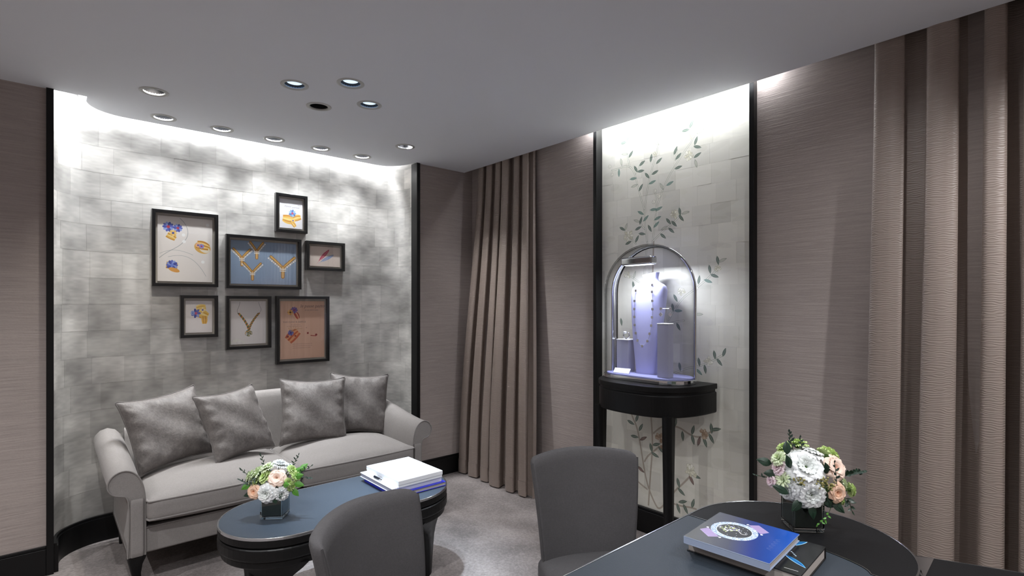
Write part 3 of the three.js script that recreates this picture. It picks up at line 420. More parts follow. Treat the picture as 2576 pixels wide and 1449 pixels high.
// scatter cushions, each with its own tilt
function pillow(label, c, size, yaw, tilt, roll, thick, seed) {
  const o = thing('scatter_cushion', label, 'cushion', c); o.rotation.order = 'YXZ'; o.rotation.set(-tilt * Math.PI / 180, yaw * Math.PI / 180, roll * Math.PI / 180);
  const R = rng(seed), ph = [R() * 6, R() * 6, R() * 6, R() * 6], N = 34, a = size / 2;
  const out = (u, v) => { const k = .075; return [a * u * (1 - k * (1 - v * v)), a * v * (1 - k * (1 - u * u)) + a * .045 * u * u * v]; };
  const pos = [], idx = [];
  for (const s of [1, -1]) { const b0 = pos.length / 3; for (let j = 0; j <= N; j++) for (let i = 0; i <= N; i++) { const u = -1 + 2 * i / N, v = -1 + 2 * j / N, [x, y] = out(u, v); const e = (1 - u ** 4) * (1 - v ** 4), rim = Math.pow(Math.max(0, e), .55); const edge = Math.min(1, (1 - Math.max(Math.abs(u), Math.abs(v))) * 3.2); let w = .010 * Math.sin(u * 5 + ph[0] + 2 * v) * Math.sin(v * 4 + ph[1]) + (1 - edge) * .008 * (Math.sin(v * 17 + ph[2]) * (Math.abs(u) > Math.abs(v) ? 1 : .2) + Math.sin(u * 15 + ph[3]) * (Math.abs(v) >= Math.abs(u) ? 1 : .2)); w *= Math.min(1, e * 3); pos.push(x, y, s * (thick / 2 * rim + w + .0015)); }
    for (let j = 0; j < N; j++) for (let i = 0; i < N; i++) { const p = b0 + j * (N + 1) + i, q = p + 1, r = p + N + 1, t = r + 1; s > 0 ? idx.push(p, q, r, q, t, r) : idx.push(p, r, q, q, r, t); } }
  const g = new THREE.BufferGeometry(); g.setAttribute('position', new THREE.Float32BufferAttribute(pos, 3)); g.setIndex(idx); g.computeVertexNormals();
  part('cover', uvBox(g), M.velvet, o);
  const loop = []; for (let k = 0; k < 4; k++) for (let i = 0; i < 12; i++) { const t = -1 + i / 6, [u, v] = [[t, 1], [1, -t], [-t, -1], [-1, t]][k], [x, y] = out(u, v); loop.push(V(x * 1.005, y * 1.005, 0)); }
  part('piping', tube(loop, .0042, 140, 6, true), M.velvet, o);
}
pillow('velvet scatter cushion leaning in the corner by the tall near arm, tucked behind another', [-2.30, .735, .055], .44, 12, 24, 7, .15, 3);
pillow('darker velvet scatter cushion overlapping the cushion against the near arm', [-1.945, .738, .165], .43, 24, 26, 2.5, .15, 7);
pillow('velvet scatter cushion in front of another at the curtain end', [-1.41, .735, .085], .45, -14, 22, -2, .15, 12);
pillow('velvet scatter cushion resting behind another against the arm by the curtain', [-1.01, .72, -.02], .45, -14, 16, -5, .13, 19);

// ---------------------------------------------------------------- coffee table
function stadium(half, r, n = 28) { return [...arc(half - r, 0, r, r, -90, 90, n), ...arc(-half + r, 0, r, r, 90, 270, n)]; }
function ringShape(outer, inner) { const s = shapeOf(outer); s.holes.push(pathOf([...inner].reverse())); return s; }
const ctable = thing('coffee_table', 'oval black lacquered coffee table with grey leather top and metal rim', 'table', [-1.677, 0, 1.21]);
{
  const H = .47, L = .597, R = .293;
  part('leather_top', prism(shapeOf(stadium(L - .006, R - .006)), H - .012, H - .001), M.leather, ctable);
  part('metal_rim', prism(ringShape(stadium(L + .001, R + .001), stadium(L - .006, R - .006)), H - .013, H, .0012), M.steel, ctable);
  part('top_slab', prism(shapeOf(stadium(L, R)), H - .045, H - .012, .004), M.lacquer, ctable);
  part('apron', merge([prism(shapeOf(stadium(L - .012, R - .012)), H - .052, H - .045), prism(shapeOf(stadium(L + .001, R + .001)), H - .112, H - .052, .012)]), M.lacquer, ctable);
  part('lower_rail', prism(shapeOf(stadium(L - .012, R - .012)), H - .145, H - .112, .006), M.lacquer, ctable);
  for (const [sx, sz] of [[-1, -1], [-1, 1], [1, -1], [1, 1]]) {
    const cx = sx * .40, cz = sz * .185, tx = .80, tz = -sx * sz * .6; // tangent of the rounded end
    const rs = []; for (const [y, w, d] of [[.335, .15, .034], [.31, .125, .033], [.28, .088, .031], [.25, .060, .029], [.21, .042, .027], [.15, .033, .025], [.08, .027, .022], [0, .022, .019]]) rs.push([[-1, -1], [1, -1], [1, 1], [-1, 1]].map(([a, b]) => [cx + a * w * tx - b * d * tz, y, cz + a * w * tz + b * d * tx]));
    part('leg', loft(rs), M.lacquer, ctable);
  }
}

// ---------------------------------------------------------------- desk, its return and the two chairs
const desk = thing('desk', 'black desk with rounded end, slate leather writing surface and metal edges', 'desk', [-1.6, 0, 3.24]);
{
  const H = .75, ox = 1.6, cz = 3.24;
  const out = (g) => [[-2.42 + g, 2.915 + g], ...arc(-1.07, 3.24, .325 - g, .325 - g, -90, 90, 36), [-2.42 + g, 3.565 - g]].map(([x, z]) => [x + ox, z - cz]);
  const sc = [[-1.15, 2.915], [-1.148, 3.004], ...arc(-1.148, 3.24, .066, .232, -78, 78, 22), [-1.148, 3.476], [-1.15, 3.565]].map(([x, z]) => [x + ox, z - cz]);
  part('top_slab', prism(shapeOf(out(0)), H - .03, H - .004, .002), M.lacquer, desk);
  part('rounded_end_surface', prism(shapeOf([...sc.slice().reverse(), ...out(.005).slice(1, -1)]), H - .006, H - .0012), M.capBlack, desk);
  part('leather_surface', prism(shapeOf([[-.81, -.319], ...sc.map(([x, z]) => [x - .004, THREE.MathUtils.clamp(z, -.319, .319)]), [-.81, .319]]), H - .006, H), M.deskLeather, desk);
  part('metal_inlay', strip(sc.map(([x, z]) => [x, THREE.MathUtils.clamp(z, -.32, .32)]), H - .006, H + .0006, .0035), M.steel, desk);
  part('metal_rim', prism(ringShape(out(-.001), out(.0045)), H - .010, H + .0006, .0008), M.steel, desk);
  part('apron', prism(shapeOf(out(.02)), H - .11, H - .03, .004), M.lacquer, desk);
  for (const [x, z] of [[-.72, -.25], [-.72, .25], [.36, -.25], [.36, .25]]) part('leg', loft([[.66, .03], [.3, .026], [0, .02]].map(([y, a]) => [[-a, -a], [a, -a], [a, a], [-a, a]].map(([u, v]) => [x + u, y, z + v]))), M.lacquer, desk);
}
const ret = thing('desk_return', 'dark side table with thin metal edge between desk and long curtain', 'table', [-1.15, 0, 3.95]);
{
  const H = .710, pts = (g) => [...arc(-1.07, 3.24, .336 + g, .336 + g, 90, 45, 8), [-.813 - g, 3.51 + g], [-.792 - g, 3.552], [-.748 - g, 3.65], [-.706 - g, 3.747], [-.672 - g, 3.85], [-.65 - g, 3.96], [-.64 - g, 4.1], [-.64 - g, 4.4 - g], [-1.5 + g, 4.4 - g], [-1.5 + g, 3.576 + g]].map(([x, z]) => [x + 1.15, z - 3.95]);
  part('top', prism(shapeOf(pts(.004)), H - .03, H - .001), M.capBlack, ret);
  part('metal_rim', prism(ringShape(pts(0), pts(.004)), H - .012, H), M.steel, ret);
  part('apron', prism(shapeOf(pts(.03)), H - .09, H - .03), M.lacquer, ret);
  for (const [x, z] of [[-.30, -.30], [.30, -.20], [-.30, .38], [.42, .38]]) part('leg', box(x - .022, x + .022, 0, H - .08, z - .022, z + .022, .004), M.lacquer, ret);
}
function chair(label, x, z, face) {
  const o = thing('upholstered_chair', label, 'chair', [x, 0, z], Math.atan2(face[0], face[1]));
  const bend = (Q, u, v, t) => { const k = (v + 1) / 2; Q.x *= .86 + .17 * k + .02 * k * k; Q.z += .085 * u * u * (.4 + .6 * k) - .075 * k * k - .02 * k; if (v > 0) Q.y += v * .014 * (1 - u * u); };
  const b = part('backrest', puff(.445, .45, .062, .024, 0, 30, 26, 6, bend).translate(0, .642, -.03), M.chair, o);
  for (const s of [-1, 1]) { const pts = []; for (let i = 0; i <= 14; i++) { const v = -1 + i / 7 * .97, Q = V(s * .2225 * .985, v * .225, .022); bend(Q, s * .985, v, 1); pts.push(V(Q.x, Q.y + .642, Q.z - .03)); } part('seam_piping', tube(pts, .0035, 40, 6), M.chair, b); }
  part('seat', puff(.45, .10, .46, .03, .02, 20, 6, 20, (Q, u, v, t) => { Q.x *= .93 + .07 * (t + 1) / 2; if (t > .5) Q.z += .02 * (1 - u * u); }).translate(0, .425, .205), M.chair, o);
  part('seat_rail', box(-.20, .20, .33, .385, -.01, .40, .01), M.lacquer, o);
  for (const [sx, zz, dz] of [[-1, .385, 0], [1, .385, 0], [-1, -.02, -.07], [1, -.02, -.07]]) part('leg', loft([[.35, .022, 0], [.18, .019, .3], [0, .015, 1]].map(([y, a, k]) => [[-a, -a], [a, -a], [a, a], [-a, a]].map(([p, q]) => [sx * .185 + p, y, zz + q + dz * k]))), M.lacquer, o);
}
chair('grey upholstered chair on the carpet between coffee table and desk', -2.112, 2.462, [.434, .9]);
chair('grey upholstered chair with its seat in view, in front of the painted panel', -1.195, 2.488, [-.495, .869]);

// ---------------------------------------------------------------- books, box and pen
function bookAt(name, label, cat, x0, x1, z0, z1, y0, y1, turn, o) { // hard cover with page block, printed front
  const cx = (x0 + x1) / 2, cz = (z0 + z1) / 2, w = x1 - x0, d = z1 - z0, h = y1 - y0, t = .003;
  const b = thing(name, label, cat, [cx, y0, cz], turn);
  part('cover', merge([box(-w / 2, w / 2, 0, t, -d / 2, d / 2, .001), box(-w / 2, w / 2, h - t, h, -d / 2, d / 2, .001), o.spine === 'x' ? box(-w / 2, -w / 2 + t, t, h - t, -d / 2, d / 2) : o.spine === 'X' ? box(w / 2 - t, w / 2, t, h - t, -d / 2, d / 2) : box(-w / 2, w / 2, t, h - t, d / 2 - t, d / 2)]), o.cover, b);
  const q = .004; part('pages', box(-w / 2 + (o.spine === 'x' ? t : q), w / 2 - (o.spine === 'X' ? t : q), t, h - t, -d / 2 + q, d / 2 - (o.spine === 'z' ? t : q)), o.pages || M.paper, b);
  if (o.print) { const g = new THREE.PlaneGeometry(w - .001, d - .001); g.rotateX(-Math.PI / 2); if (o.spin) { const u = g.attributes.uv; for (let i = 0; i < u.count; i++) { const a = u.getX(i), c = u.getY(i); u.setXY(i, o.spin > 0 ? c : 1 - c, o.spin > 0 ? 1 - a : a); } } g.translate(0, h + .0004, 0); part('cover_print', g, o.print, b); }
  return b;
}
const bluePlastic = P({ color: 0x2b32c8, roughness: .3 }), greyCover = P({ color: 0xa9a8b8, roughness: .5 }), pageGrey = S({ color: 0xb4aca6, roughness: .9 }), blackCover = P({ color: 0x121214, roughness: .3 });
bookAt('book', 'thin book with vivid blue cover at the bottom of the stack on the coffee table', 'book', -1.475, -1.158, 1.035, 1.405, .4705, .493, 0, { spine: 'x', cover: bluePlastic, pages: pageGrey });
bookAt('book', 'flat white book in the middle of the stack, carrying a pen', 'book', -1.488, -1.175, 1.006, 1.386, .4935, .519, 0, { spine: 'z', cover: M.whiteBox, pages: greyCover });
{
  const b = thing('presentation_box', 'white lidded box on top of the stacked books on the coffee table', 'box', [-1.318, .5195, 1.215], .01);
  part('tray', box(-.139, .139, 0, .014, -.183, .183, .002), M.whiteBox, b);
  part('lid', box(-.141, .141, .0145, .038, -.185, .185, .002), M.whiteBox, b);
  const g = new THREE.PlaneGeometry(.26, .34); g.rotateX(-Math.PI / 2); g.translate(0, .0384, 0);
  part('lid_print', g, P({ map: cv(260, 340, (c, w, h) => { c.fillStyle = '#f1f2f5'; c.fillRect(0, 0, w, h); c.fillStyle = '#8d93a2'; c.beginPath(); c.arc(70, 250, 3, 0, 7); c.fill(); c.fillStyle = '#aab0bc'; c.fillRect(96, 268, 26, 4); for (let i = 0; i < 5; i++) c.fillRect(128 + i * 10, 288 + (i % 2) * 5, 6, 6); }), roughness: .4 }), b);
  const pen = thing('pen', 'short dark metal pen lying on the white book beside the box', 'pen', [-1.471, .5265, 1.20], 0);
  pen.rotation.y = .04; const rz = (g) => g.rotateX(Math.PI / 2);
  part('barrel', rz(new THREE.CylinderGeometry(.0065, .0072, .066, 18)).translate(0, 0, -.012), P({ color: 0x23262e, roughness: .2, metalness: .4 }), pen);
  part('tip', rz(new THREE.CylinderGeometry(.0072, .004, .026, 18)).translate(0, 0, .034).rotateZ(Math.PI), M.silver, pen);
  part('band', rz(new THREE.CylinderGeometry(.0076, .0076, .006, 18)).translate(0, 0, .0215), M.chrome, pen);
  part('clip', box(-.0012, .0012, .006, .009, -.045, -.005), M.chrome, pen);
}
const watchPrint = P({ roughness: .18, map: cv(520, 500, (c, w, h) => {
  const g = c.createLinearGradient(w * .35, 0, w * .65, h); g.addColorStop(0, '#5c5d5e'); g.addColorStop(.38, '#4a4d5e'); g.addColorStop(.60, '#33407e'); g.addColorStop(1, '#0e4aa6'); c.fillStyle = g; c.fillRect(0, 0, w, h);  // printed grey-to-blue fade, with a grey reflection painted in at the top
    c.save(); c.translate(w * .55, h * .385); c.rotate(-.896); c.scale(.92, .92);
  for (const s of [-1, 1]) { c.fillStyle = '#a08cba'; c.strokeStyle = '#cbb9dc'; c.lineWidth = 3; c.beginPath(); c.moveTo(-70, s * 150); c.lineTo(70, s * 150); c.lineTo(58, s * 215); c.lineTo(-58, s * 215); c.closePath(); c.fill(); c.stroke(); for (let i = -3; i <= 3; i++) { c.beginPath(); c.moveTo(i * 18, s * 152); c.lineTo(i * 15, s * 212); c.stroke(); } c.fillStyle = '#f2f4fa'; c.beginPath(); c.arc(-82, s * 148, 9, 0, 7); c.arc(82, s * 148, 9, 0, 7); c.fill(); }
  c.fillStyle = '#b9c8dc'; c.beginPath(); c.arc(0, 0, 150, 0, 7); c.fill(); const R = rng(17); for (let i = 0; i < 260; i++) { const a = R() * 6.283, r = 116 + R() * 32; c.fillStyle = R() < .5 ? '#f5faff' : '#8ea3bf'; c.beginPath(); c.arc(Math.cos(a) * r, Math.sin(a) * r, 4, 0, 7); c.fill(); }
  c.fillStyle = '#45464a'; c.beginPath(); c.arc(0, 0, 113, 0, 7); c.fill(); c.strokeStyle = '#dfe8f2'; c.lineWidth = 5; c.stroke();
  for (let i = 0; i < 26; i++) { const a = R() * 6.283, r = 40 + R() * 66; c.fillStyle = '#e8edf6'; c.beginPath(); c.arc(Math.cos(a) * r, Math.sin(a) * r, 3, 0, 7); c.fill(); }
  c.strokeStyle = '#e9e4e2'; c.lineWidth = 6; c.beginPath(); c.moveTo(-70, 50); c.bezierCurveTo(-60, -20, 0, 70, 10, -10); c.bezierCurveTo(14, -40, 30, -30, 40, -60); c.stroke();
  for (let i = 0; i < 40; i++) { c.fillStyle = ['#d7dfa6', '#b6c48a', '#c7c3e4', '#eef0f6'][i % 4]; c.beginPath(); c.ellipse(30 + (R() - .4) * 90, -10 + (R() - .5) * 110, 9, 5, R() * 6, 0, 7); c.fill(); }
  c.restore();
  c.save(); c.translate(w * .5, h * .86); c.rotate(0); c.strokeStyle = 'rgba(120,120,160,.55)'; c.lineWidth = 4; c.font = 'italic 54px serif'; c.fillStyle = 'rgba(120,124,170,.55)'; c.beginPath(); for (let i = 0; i < 5; i++) { c.moveTo(-90 + i * 38, 20); c.quadraticCurveTo(-80 + i * 38, -30, -62 + i * 38, 14); } c.stroke(); c.restore();
}) });
const wingPrint = P({ roughness: .22, map: cv(512, 512, (c, w, h) => {
  c.fillStyle = '#131416'; c.fillRect(0, 0, w, h); c.fillStyle = '#2b2e30'; c.beginPath(); c.ellipse(w * .82, h * .62, 70, 60, 0, 0, 7); c.fill();
  const wingS = (x, y, a, L) => { c.save(); c.translate(x, y); c.rotate(a); c.fillStyle = '#2f9fe0'; c.beginPath(); c.moveTo(0, 0); c.quadraticCurveTo(L * .5, -L * .26, L, -L * .04); c.quadraticCurveTo(L * .5, L * .14, 0, 0); c.fill(); c.strokeStyle = '#0d4f8a'; c.lineWidth = 4; for (let i = -2; i <= 1; i++) { c.beginPath(); c.moveTo(0, 0); c.quadraticCurveTo(L * .5, i * L * .07 - 4, L * .92, -L * .03); c.stroke(); } c.strokeStyle = '#bfe6ff'; c.lineWidth = 3; c.beginPath(); c.moveTo(0, 0); c.quadraticCurveTo(L * .5, L * .14, L, -L * .04); c.stroke(); c.restore(); };
  wingS(352, 372, .42, 165); wingS(222, 396, 2.36, 150); wingS(300, 330, -2.4, 200); c.fillStyle = '#cfe4f5'; for (let i = 0; i < 16; i++) { c.beginPath(); c.arc(232 + (i % 5) * 14, 400 + (i * 37) % 46, 3.5, 0, 7); c.fill(); } c.strokeStyle = '#cfcfcf'; c.lineWidth = 4; c.beginPath(); c.moveTo(40, 436); c.lineTo(46, 492); c.stroke();
}) });
bookAt('book', 'thick black book with blue butterfly wings, under the watch book on the desk', 'book', -1.393, -1.157, 3.0535, 3.3715, .7508, .786, .073, { spine: 'X', cover: blackCover, pages: pageGrey, print: wingPrint });
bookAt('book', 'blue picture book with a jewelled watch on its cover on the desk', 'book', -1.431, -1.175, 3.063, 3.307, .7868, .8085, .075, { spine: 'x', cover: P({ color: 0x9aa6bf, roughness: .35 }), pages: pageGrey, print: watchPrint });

// ---------------------------------------------------------------- flowers
const leafMat = (c, r = .5) => P({ color: c, roughness: r, transmission: .12, thickness: 0, side: THREE.DoubleSide });
const F = {
  white: [leafMat(0xf2f3f2, .7), leafMat(0xe6eae6, .7)], blush: [leafMat(0xf6dccb, .7), leafMat(0xf2cdb8, .7)], peach: [leafMat(0xf3cbb0, .7), leafMat(0xecb694, .7)], green: [leafMat(0xcfe29a, .7), leafMat(0xb4d070, .7)],
  pale: [leafMat(0xe4eecb, .7), leafMat(0xd3e3ad, .7)], pink: [leafMat(0xefdadf, .7), leafMat(0xe4c6d0, .7)], fresh: leafMat(0x4f8a2c, .45), dark: leafMat(0x20392a, .4), eucal: leafMat(0x33463c, .55), blueLeaf: leafMat(0x24424a, .4), stem: S({ color: 0x4d6a33, roughness: .7 }), twig: S({ color: 0x3a3f2c, roughness: .8 }), bud: S({ color: 0x9a9158, roughness: .7 }),
};
function petalGeo(w, h, cup, curl, ruffle, seed) {
  const nu = 6, nv = 5, pos = [], idx = [], R = rng(seed), ph = R() * 6;
  for (let j = 0; j <= nv; j++) for (let i = 0; i <= nu; i++) {
    const u = -1 + 2 * i / nu, v = j / nv, W = w * Math.pow(Math.sin(Math.PI * (.10 + .66 * v)), .8) * (v > .8 ? 1 - (v - .8) * .5 : 1), a = -cup * (1 - v) + curl * v * v;
    pos.push(u * W, v * h * (1 - .10 * u * u * v) * Math.cos(a * v), v * h * Math.sin(a * v) * .8 - cup * .5 * u * u * W + ruffle * h * v * v * Math.sin(u * 6.5 + ph));
  }
  for (let j = 0; j < nv; j++) for (let i = 0; i < nu; i++) { const a = j * (nu + 1) + i, b = a + 1, c = a + nu + 1, d = c + 1; idx.push(a, b, c, b, d, c); }
  const g = new THREE.BufferGeometry(); g.setAttribute('position', new THREE.Float32BufferAttribute(pos, 3)); g.setIndex(idx); g.computeVertexNormals(); g.setAttribute('uv', new THREE.Float32BufferAttribute(new Float32Array(pos.length / 3 * 2), 2)); return g;
}
const PETALS = {}; function petals(kind) {
  if (!PETALS[kind]) PETALS[kind] = { rose: [0, 1, 2].map(i => petalGeo(.52, .95, .75, .55, .015, 200 + i)), ruffled: [0, 1, 2, 3].map(i => petalGeo(.46, 1.0, .35, .35, .09, 210 + i)), carnation: [0, 1, 2, 3].map(i => petalGeo(.34, 1.0, .25, .2, .13, 220 + i)), spiky: [0, 1].map(i => petalGeo(.13, 1.0, .2, .25, .02, 230 + i)) }[kind]; return PETALS[kind];
}
const LAYERS = { rose: [[4, .42, 6, .04], [5, .62, 14, .05], [5, .82, 30, .03], [6, 1.0, 52, 0]], ruffled: [[5, .42, 14, .10], [7, .62, 30, .06], [8, .84, 50, .02], [9, 1.0, 74, -.02]], carnation: [[7, .55, 12, .12], [9, .75, 34, .06], [10, .92, 58, 0], [10, 1.0, 82, -.04]], spiky: [[12, .8, 14, 0], [16, 1, 40, 0], [16, 1, 68, 0]] };
function flower(name, label, kind, mats, c, dir, r, root, group, seed) {
  const o = thing(name, label, 'flower', c, 0, group); const q = new THREE.Quaternion().setFromUnitVectors(V(0, 1, 0), dir.clone().normalize()); o.quaternion.copy(q);
  const R = rng(seed), G = petals(kind), big = r > .024, list = [[], []]; let k = 0;
  for (const [n, sz, inc, lift] of LAYERS[kind]) { const off = R() * 6; for (let i = 0; i < n; i++) { const m = new THREE.Matrix4().makeRotationY(off + i / n * Math.PI * 2 + (R() - .5) * .25).multiply(new THREE.Matrix4().makeTranslation(0, lift * r - r * .35, r * .05)).multiply(new THREE.Matrix4().makeRotationX((inc + (R() - .5) * 10) * Math.PI / 180)).multiply(new THREE.Matrix4().makeScale(r * sz, r * sz * 1.08, r * sz)); const g = G[k++ % G.length], mi = sz < .7 ? 1 : 0;
    if (big) { const p = part('petal', g, mats[mi], o); p.applyMatrix4(m); } else list[mi].push(g.clone().applyMatrix4(m)); } }
  if (!big) list.forEach((l, i) => { if (l.length) part(i ? 'inner_petals' : 'outer_petals', merge(l), mats[i], o); });
  part('calyx', new THREE.SphereGeometry(r * .32, 12, 8).scale(1, .8, 1).translate(0, -r * .42, 0), F.stem, o);
  if (root) { const e = root.clone().sub(V(...c)).applyQuaternion(q.clone().invert()); part('stem', tube([V(0, -r * .5, 0), V(e.x * .35, e.y * .45 - r * .3, e.z * .35), e], .0022, 14, 6), F.stem, o); }
  return o;
}
function leafGeo(L, W, bendA) { const n = 6, pos = [], idx = []; for (let i = 0; i <= n; i++) { const t = i / n, w = W * Math.sin(Math.PI * Math.pow(t, .8)) + .0004, y = t * L * Math.cos(bendA * t), z = t * L * Math.sin(bendA * t); pos.push(-w, y, z + w * .25, 0, y, z, w, y, z + w * .25); } for (let i = 0; i < n; i++) for (const k of [0, 1]) { const a = i * 3 + k; idx.push(a, a + 1, a + 3, a + 1, a + 4, a + 3); } const g = new THREE.BufferGeometry(); g.setAttribute('position', new THREE.Float32BufferAttribute(pos, 3)); g.setIndex(idx); g.computeVertexNormals(); g.setAttribute('uv', new THREE.Float32BufferAttribute(new Float32Array(pos.length / 3 * 2), 2)); return g; }
function bouquet(vase, RT, TO, root) { // RT: image-right direction in plan, TO: toward the desk side, root: point inside the vase
  const at = (r, u, t) => [vase[0] + RT[0] * r + TO[0] * t, vase[1] + u, vase[2] + RT[1] * r + TO[1] * t];
  const dirTo = (p) => V(p[0] - vase[0], Math.max(.01, p[1] - vase[1] - .03) * .8, p[2] - vase[2]);
  const rt = V(vase[0], vase[1] - .06, vase[2]);
  return {
    flower: (name, label, kind, mats, r, u, t, rad, group, seed, tilt) => { const p = at(r, u, t); let d = dirTo(p); if (tilt) d.add(V(RT[0] * tilt[0] + TO[0] * tilt[2], tilt[1], RT[1] * tilt[0] + TO[1] * tilt[2])); return flower(name, label, kind, mats, p, d, rad, rt, group, seed); },
    leaf: (label, mat, r, u, t, L, W, dr, du, dt, group) => { const p = at(r, u, t), o = thing('leaf', label, 'leaf', p, 0, group); const d = V(RT[0] * dr + TO[0] * dt, du, RT[1] * dr + TO[1] * dt).normalize(), f = V(TO[0], .35, TO[1]).normalize(), x = d.clone().cross(f).normalize().negate(), z = x.clone().cross(d).normalize(); o.quaternion.setFromRotationMatrix(new THREE.Matrix4().makeBasis(x, d, z)); part('blade', leafGeo(L, W, .35), mat, o); part('midrib', tube([V(0, 0, .0004), V(0, L * .5, L * .085), V(0, L * .85, L * .25)], .0007, 8, 5), mat, o); return o; },
    sprig: (label, mat, pts, n, L, W, group, seed, name = 'eucalyptus_sprig') => {
      const P3 = pts.map(q => V(...at(...q))), o = thing(name, label, 'foliage', [P3[0].x, P3[0].y, P3[0].z], 0, group), loc = P3.map(p => p.clone().sub(P3[0])); const cu = new THREE.CatmullRomCurve3(loc), R = rng(seed);
      part('twig', new THREE.TubeGeometry(cu, 16, .0011, 5), F.twig, o); const list = [];
      for (let i = 0; i < n; i++) { const s = .25 + .75 * i / (n - 1), p = cu.getPoint(Math.min(1, s)), tg = cu.getTangent(Math.min(1, s)), a = (i % 2 ? 1 : -1) * (.9 + R() * .4), side = V(RT[0], 0, RT[1]).multiplyScalar(a).add(tg).add(V((R() - .5) * .5, (R() - .5) * .7, (R() - .5) * .5)).normalize(); if (i === n - 1) side.copy(tg); const f = V(TO[0] + (R() - .5), .6, TO[1] + (R() - .5)).normalize(), x = side.clone().cross(f).normalize(), z = x.clone().cross(side).normalize(); list.push(leafGeo(L * (1 - .35 * s) * (.8 + R() * .4), W * (1 - .3 * s), .3).applyMatrix4(new THREE.Matrix4().makeBasis(x, side, z).setPosition(p))); }
      part('leaves', merge(list), mat, o); return o;
    },
    buds: (label, r, u, t, rad, n, group, seed) => { const p = at(r, u, t), o = thing('filler_buds', label, 'flower', p, 0, group), R = rng(seed), b = [], st = []; for (let i = 0; i < n; i++) { const q = V((R() - .5) * 2, R() * 1.2 - .3, (R() - .5) * 2).multiplyScalar(rad); b.push(new THREE.IcosahedronGeometry(.0022 + R() * .0012, 1).translate(q.x, q.y, q.z)); st.push(new THREE.TubeGeometry(new THREE.LineCurve3(V(0, -rad, 0), q), 1, .0005, 4)); } part('buds', merge(b), F.bud, o).userData.kind = 'stuff'; part('stalks', merge(st), F.stem, o).userData.kind = 'stuff'; return o; },
  };
}
function glassVase(label, c, size, h, turn) {
  const o = thing('glass_vase', label, 'vase', c, turn), a = size / 2, t = .0055, rr = (k, r) => { const s = new THREE.Shape(); s.moveTo(-k + r, -k); s.lineTo(k - r, -k); s.quadraticCurveTo(k, -k, k, -k + r); s.lineTo(k, k - r); s.quadraticCurveTo(k, k, k - r, k); s.lineTo(-k + r, k); s.quadraticCurveTo(-k, k, -k, k - r); s.lineTo(-k, -k + r); s.quadraticCurveTo(-k, -k, -k + r, -k); return s; };
  const wall = rr(a, .006); wall.holes.push(rr(a - t, .004));
  part('glass_body', merge([prism(wall, .0145, h, 0, 6), prism(rr(a, .006), 0, .0145, .002, 6)]), M.vase, o);
  const lin = rr(a - t - .0008, .005); lin.holes.push(rr(a - t - .004, .004));
  part('leaf_lining', prism(lin, .017, h - .006, 0, 4), M.lining, o);
  part('water', prism(rr(a - t - .0045, .004), .018, h * .8, 0, 4), S({ color: 0x0d1810, roughness: .1 }), o);
  return o;
}
const RT = [.751, .660], TO = [-.66, .751];
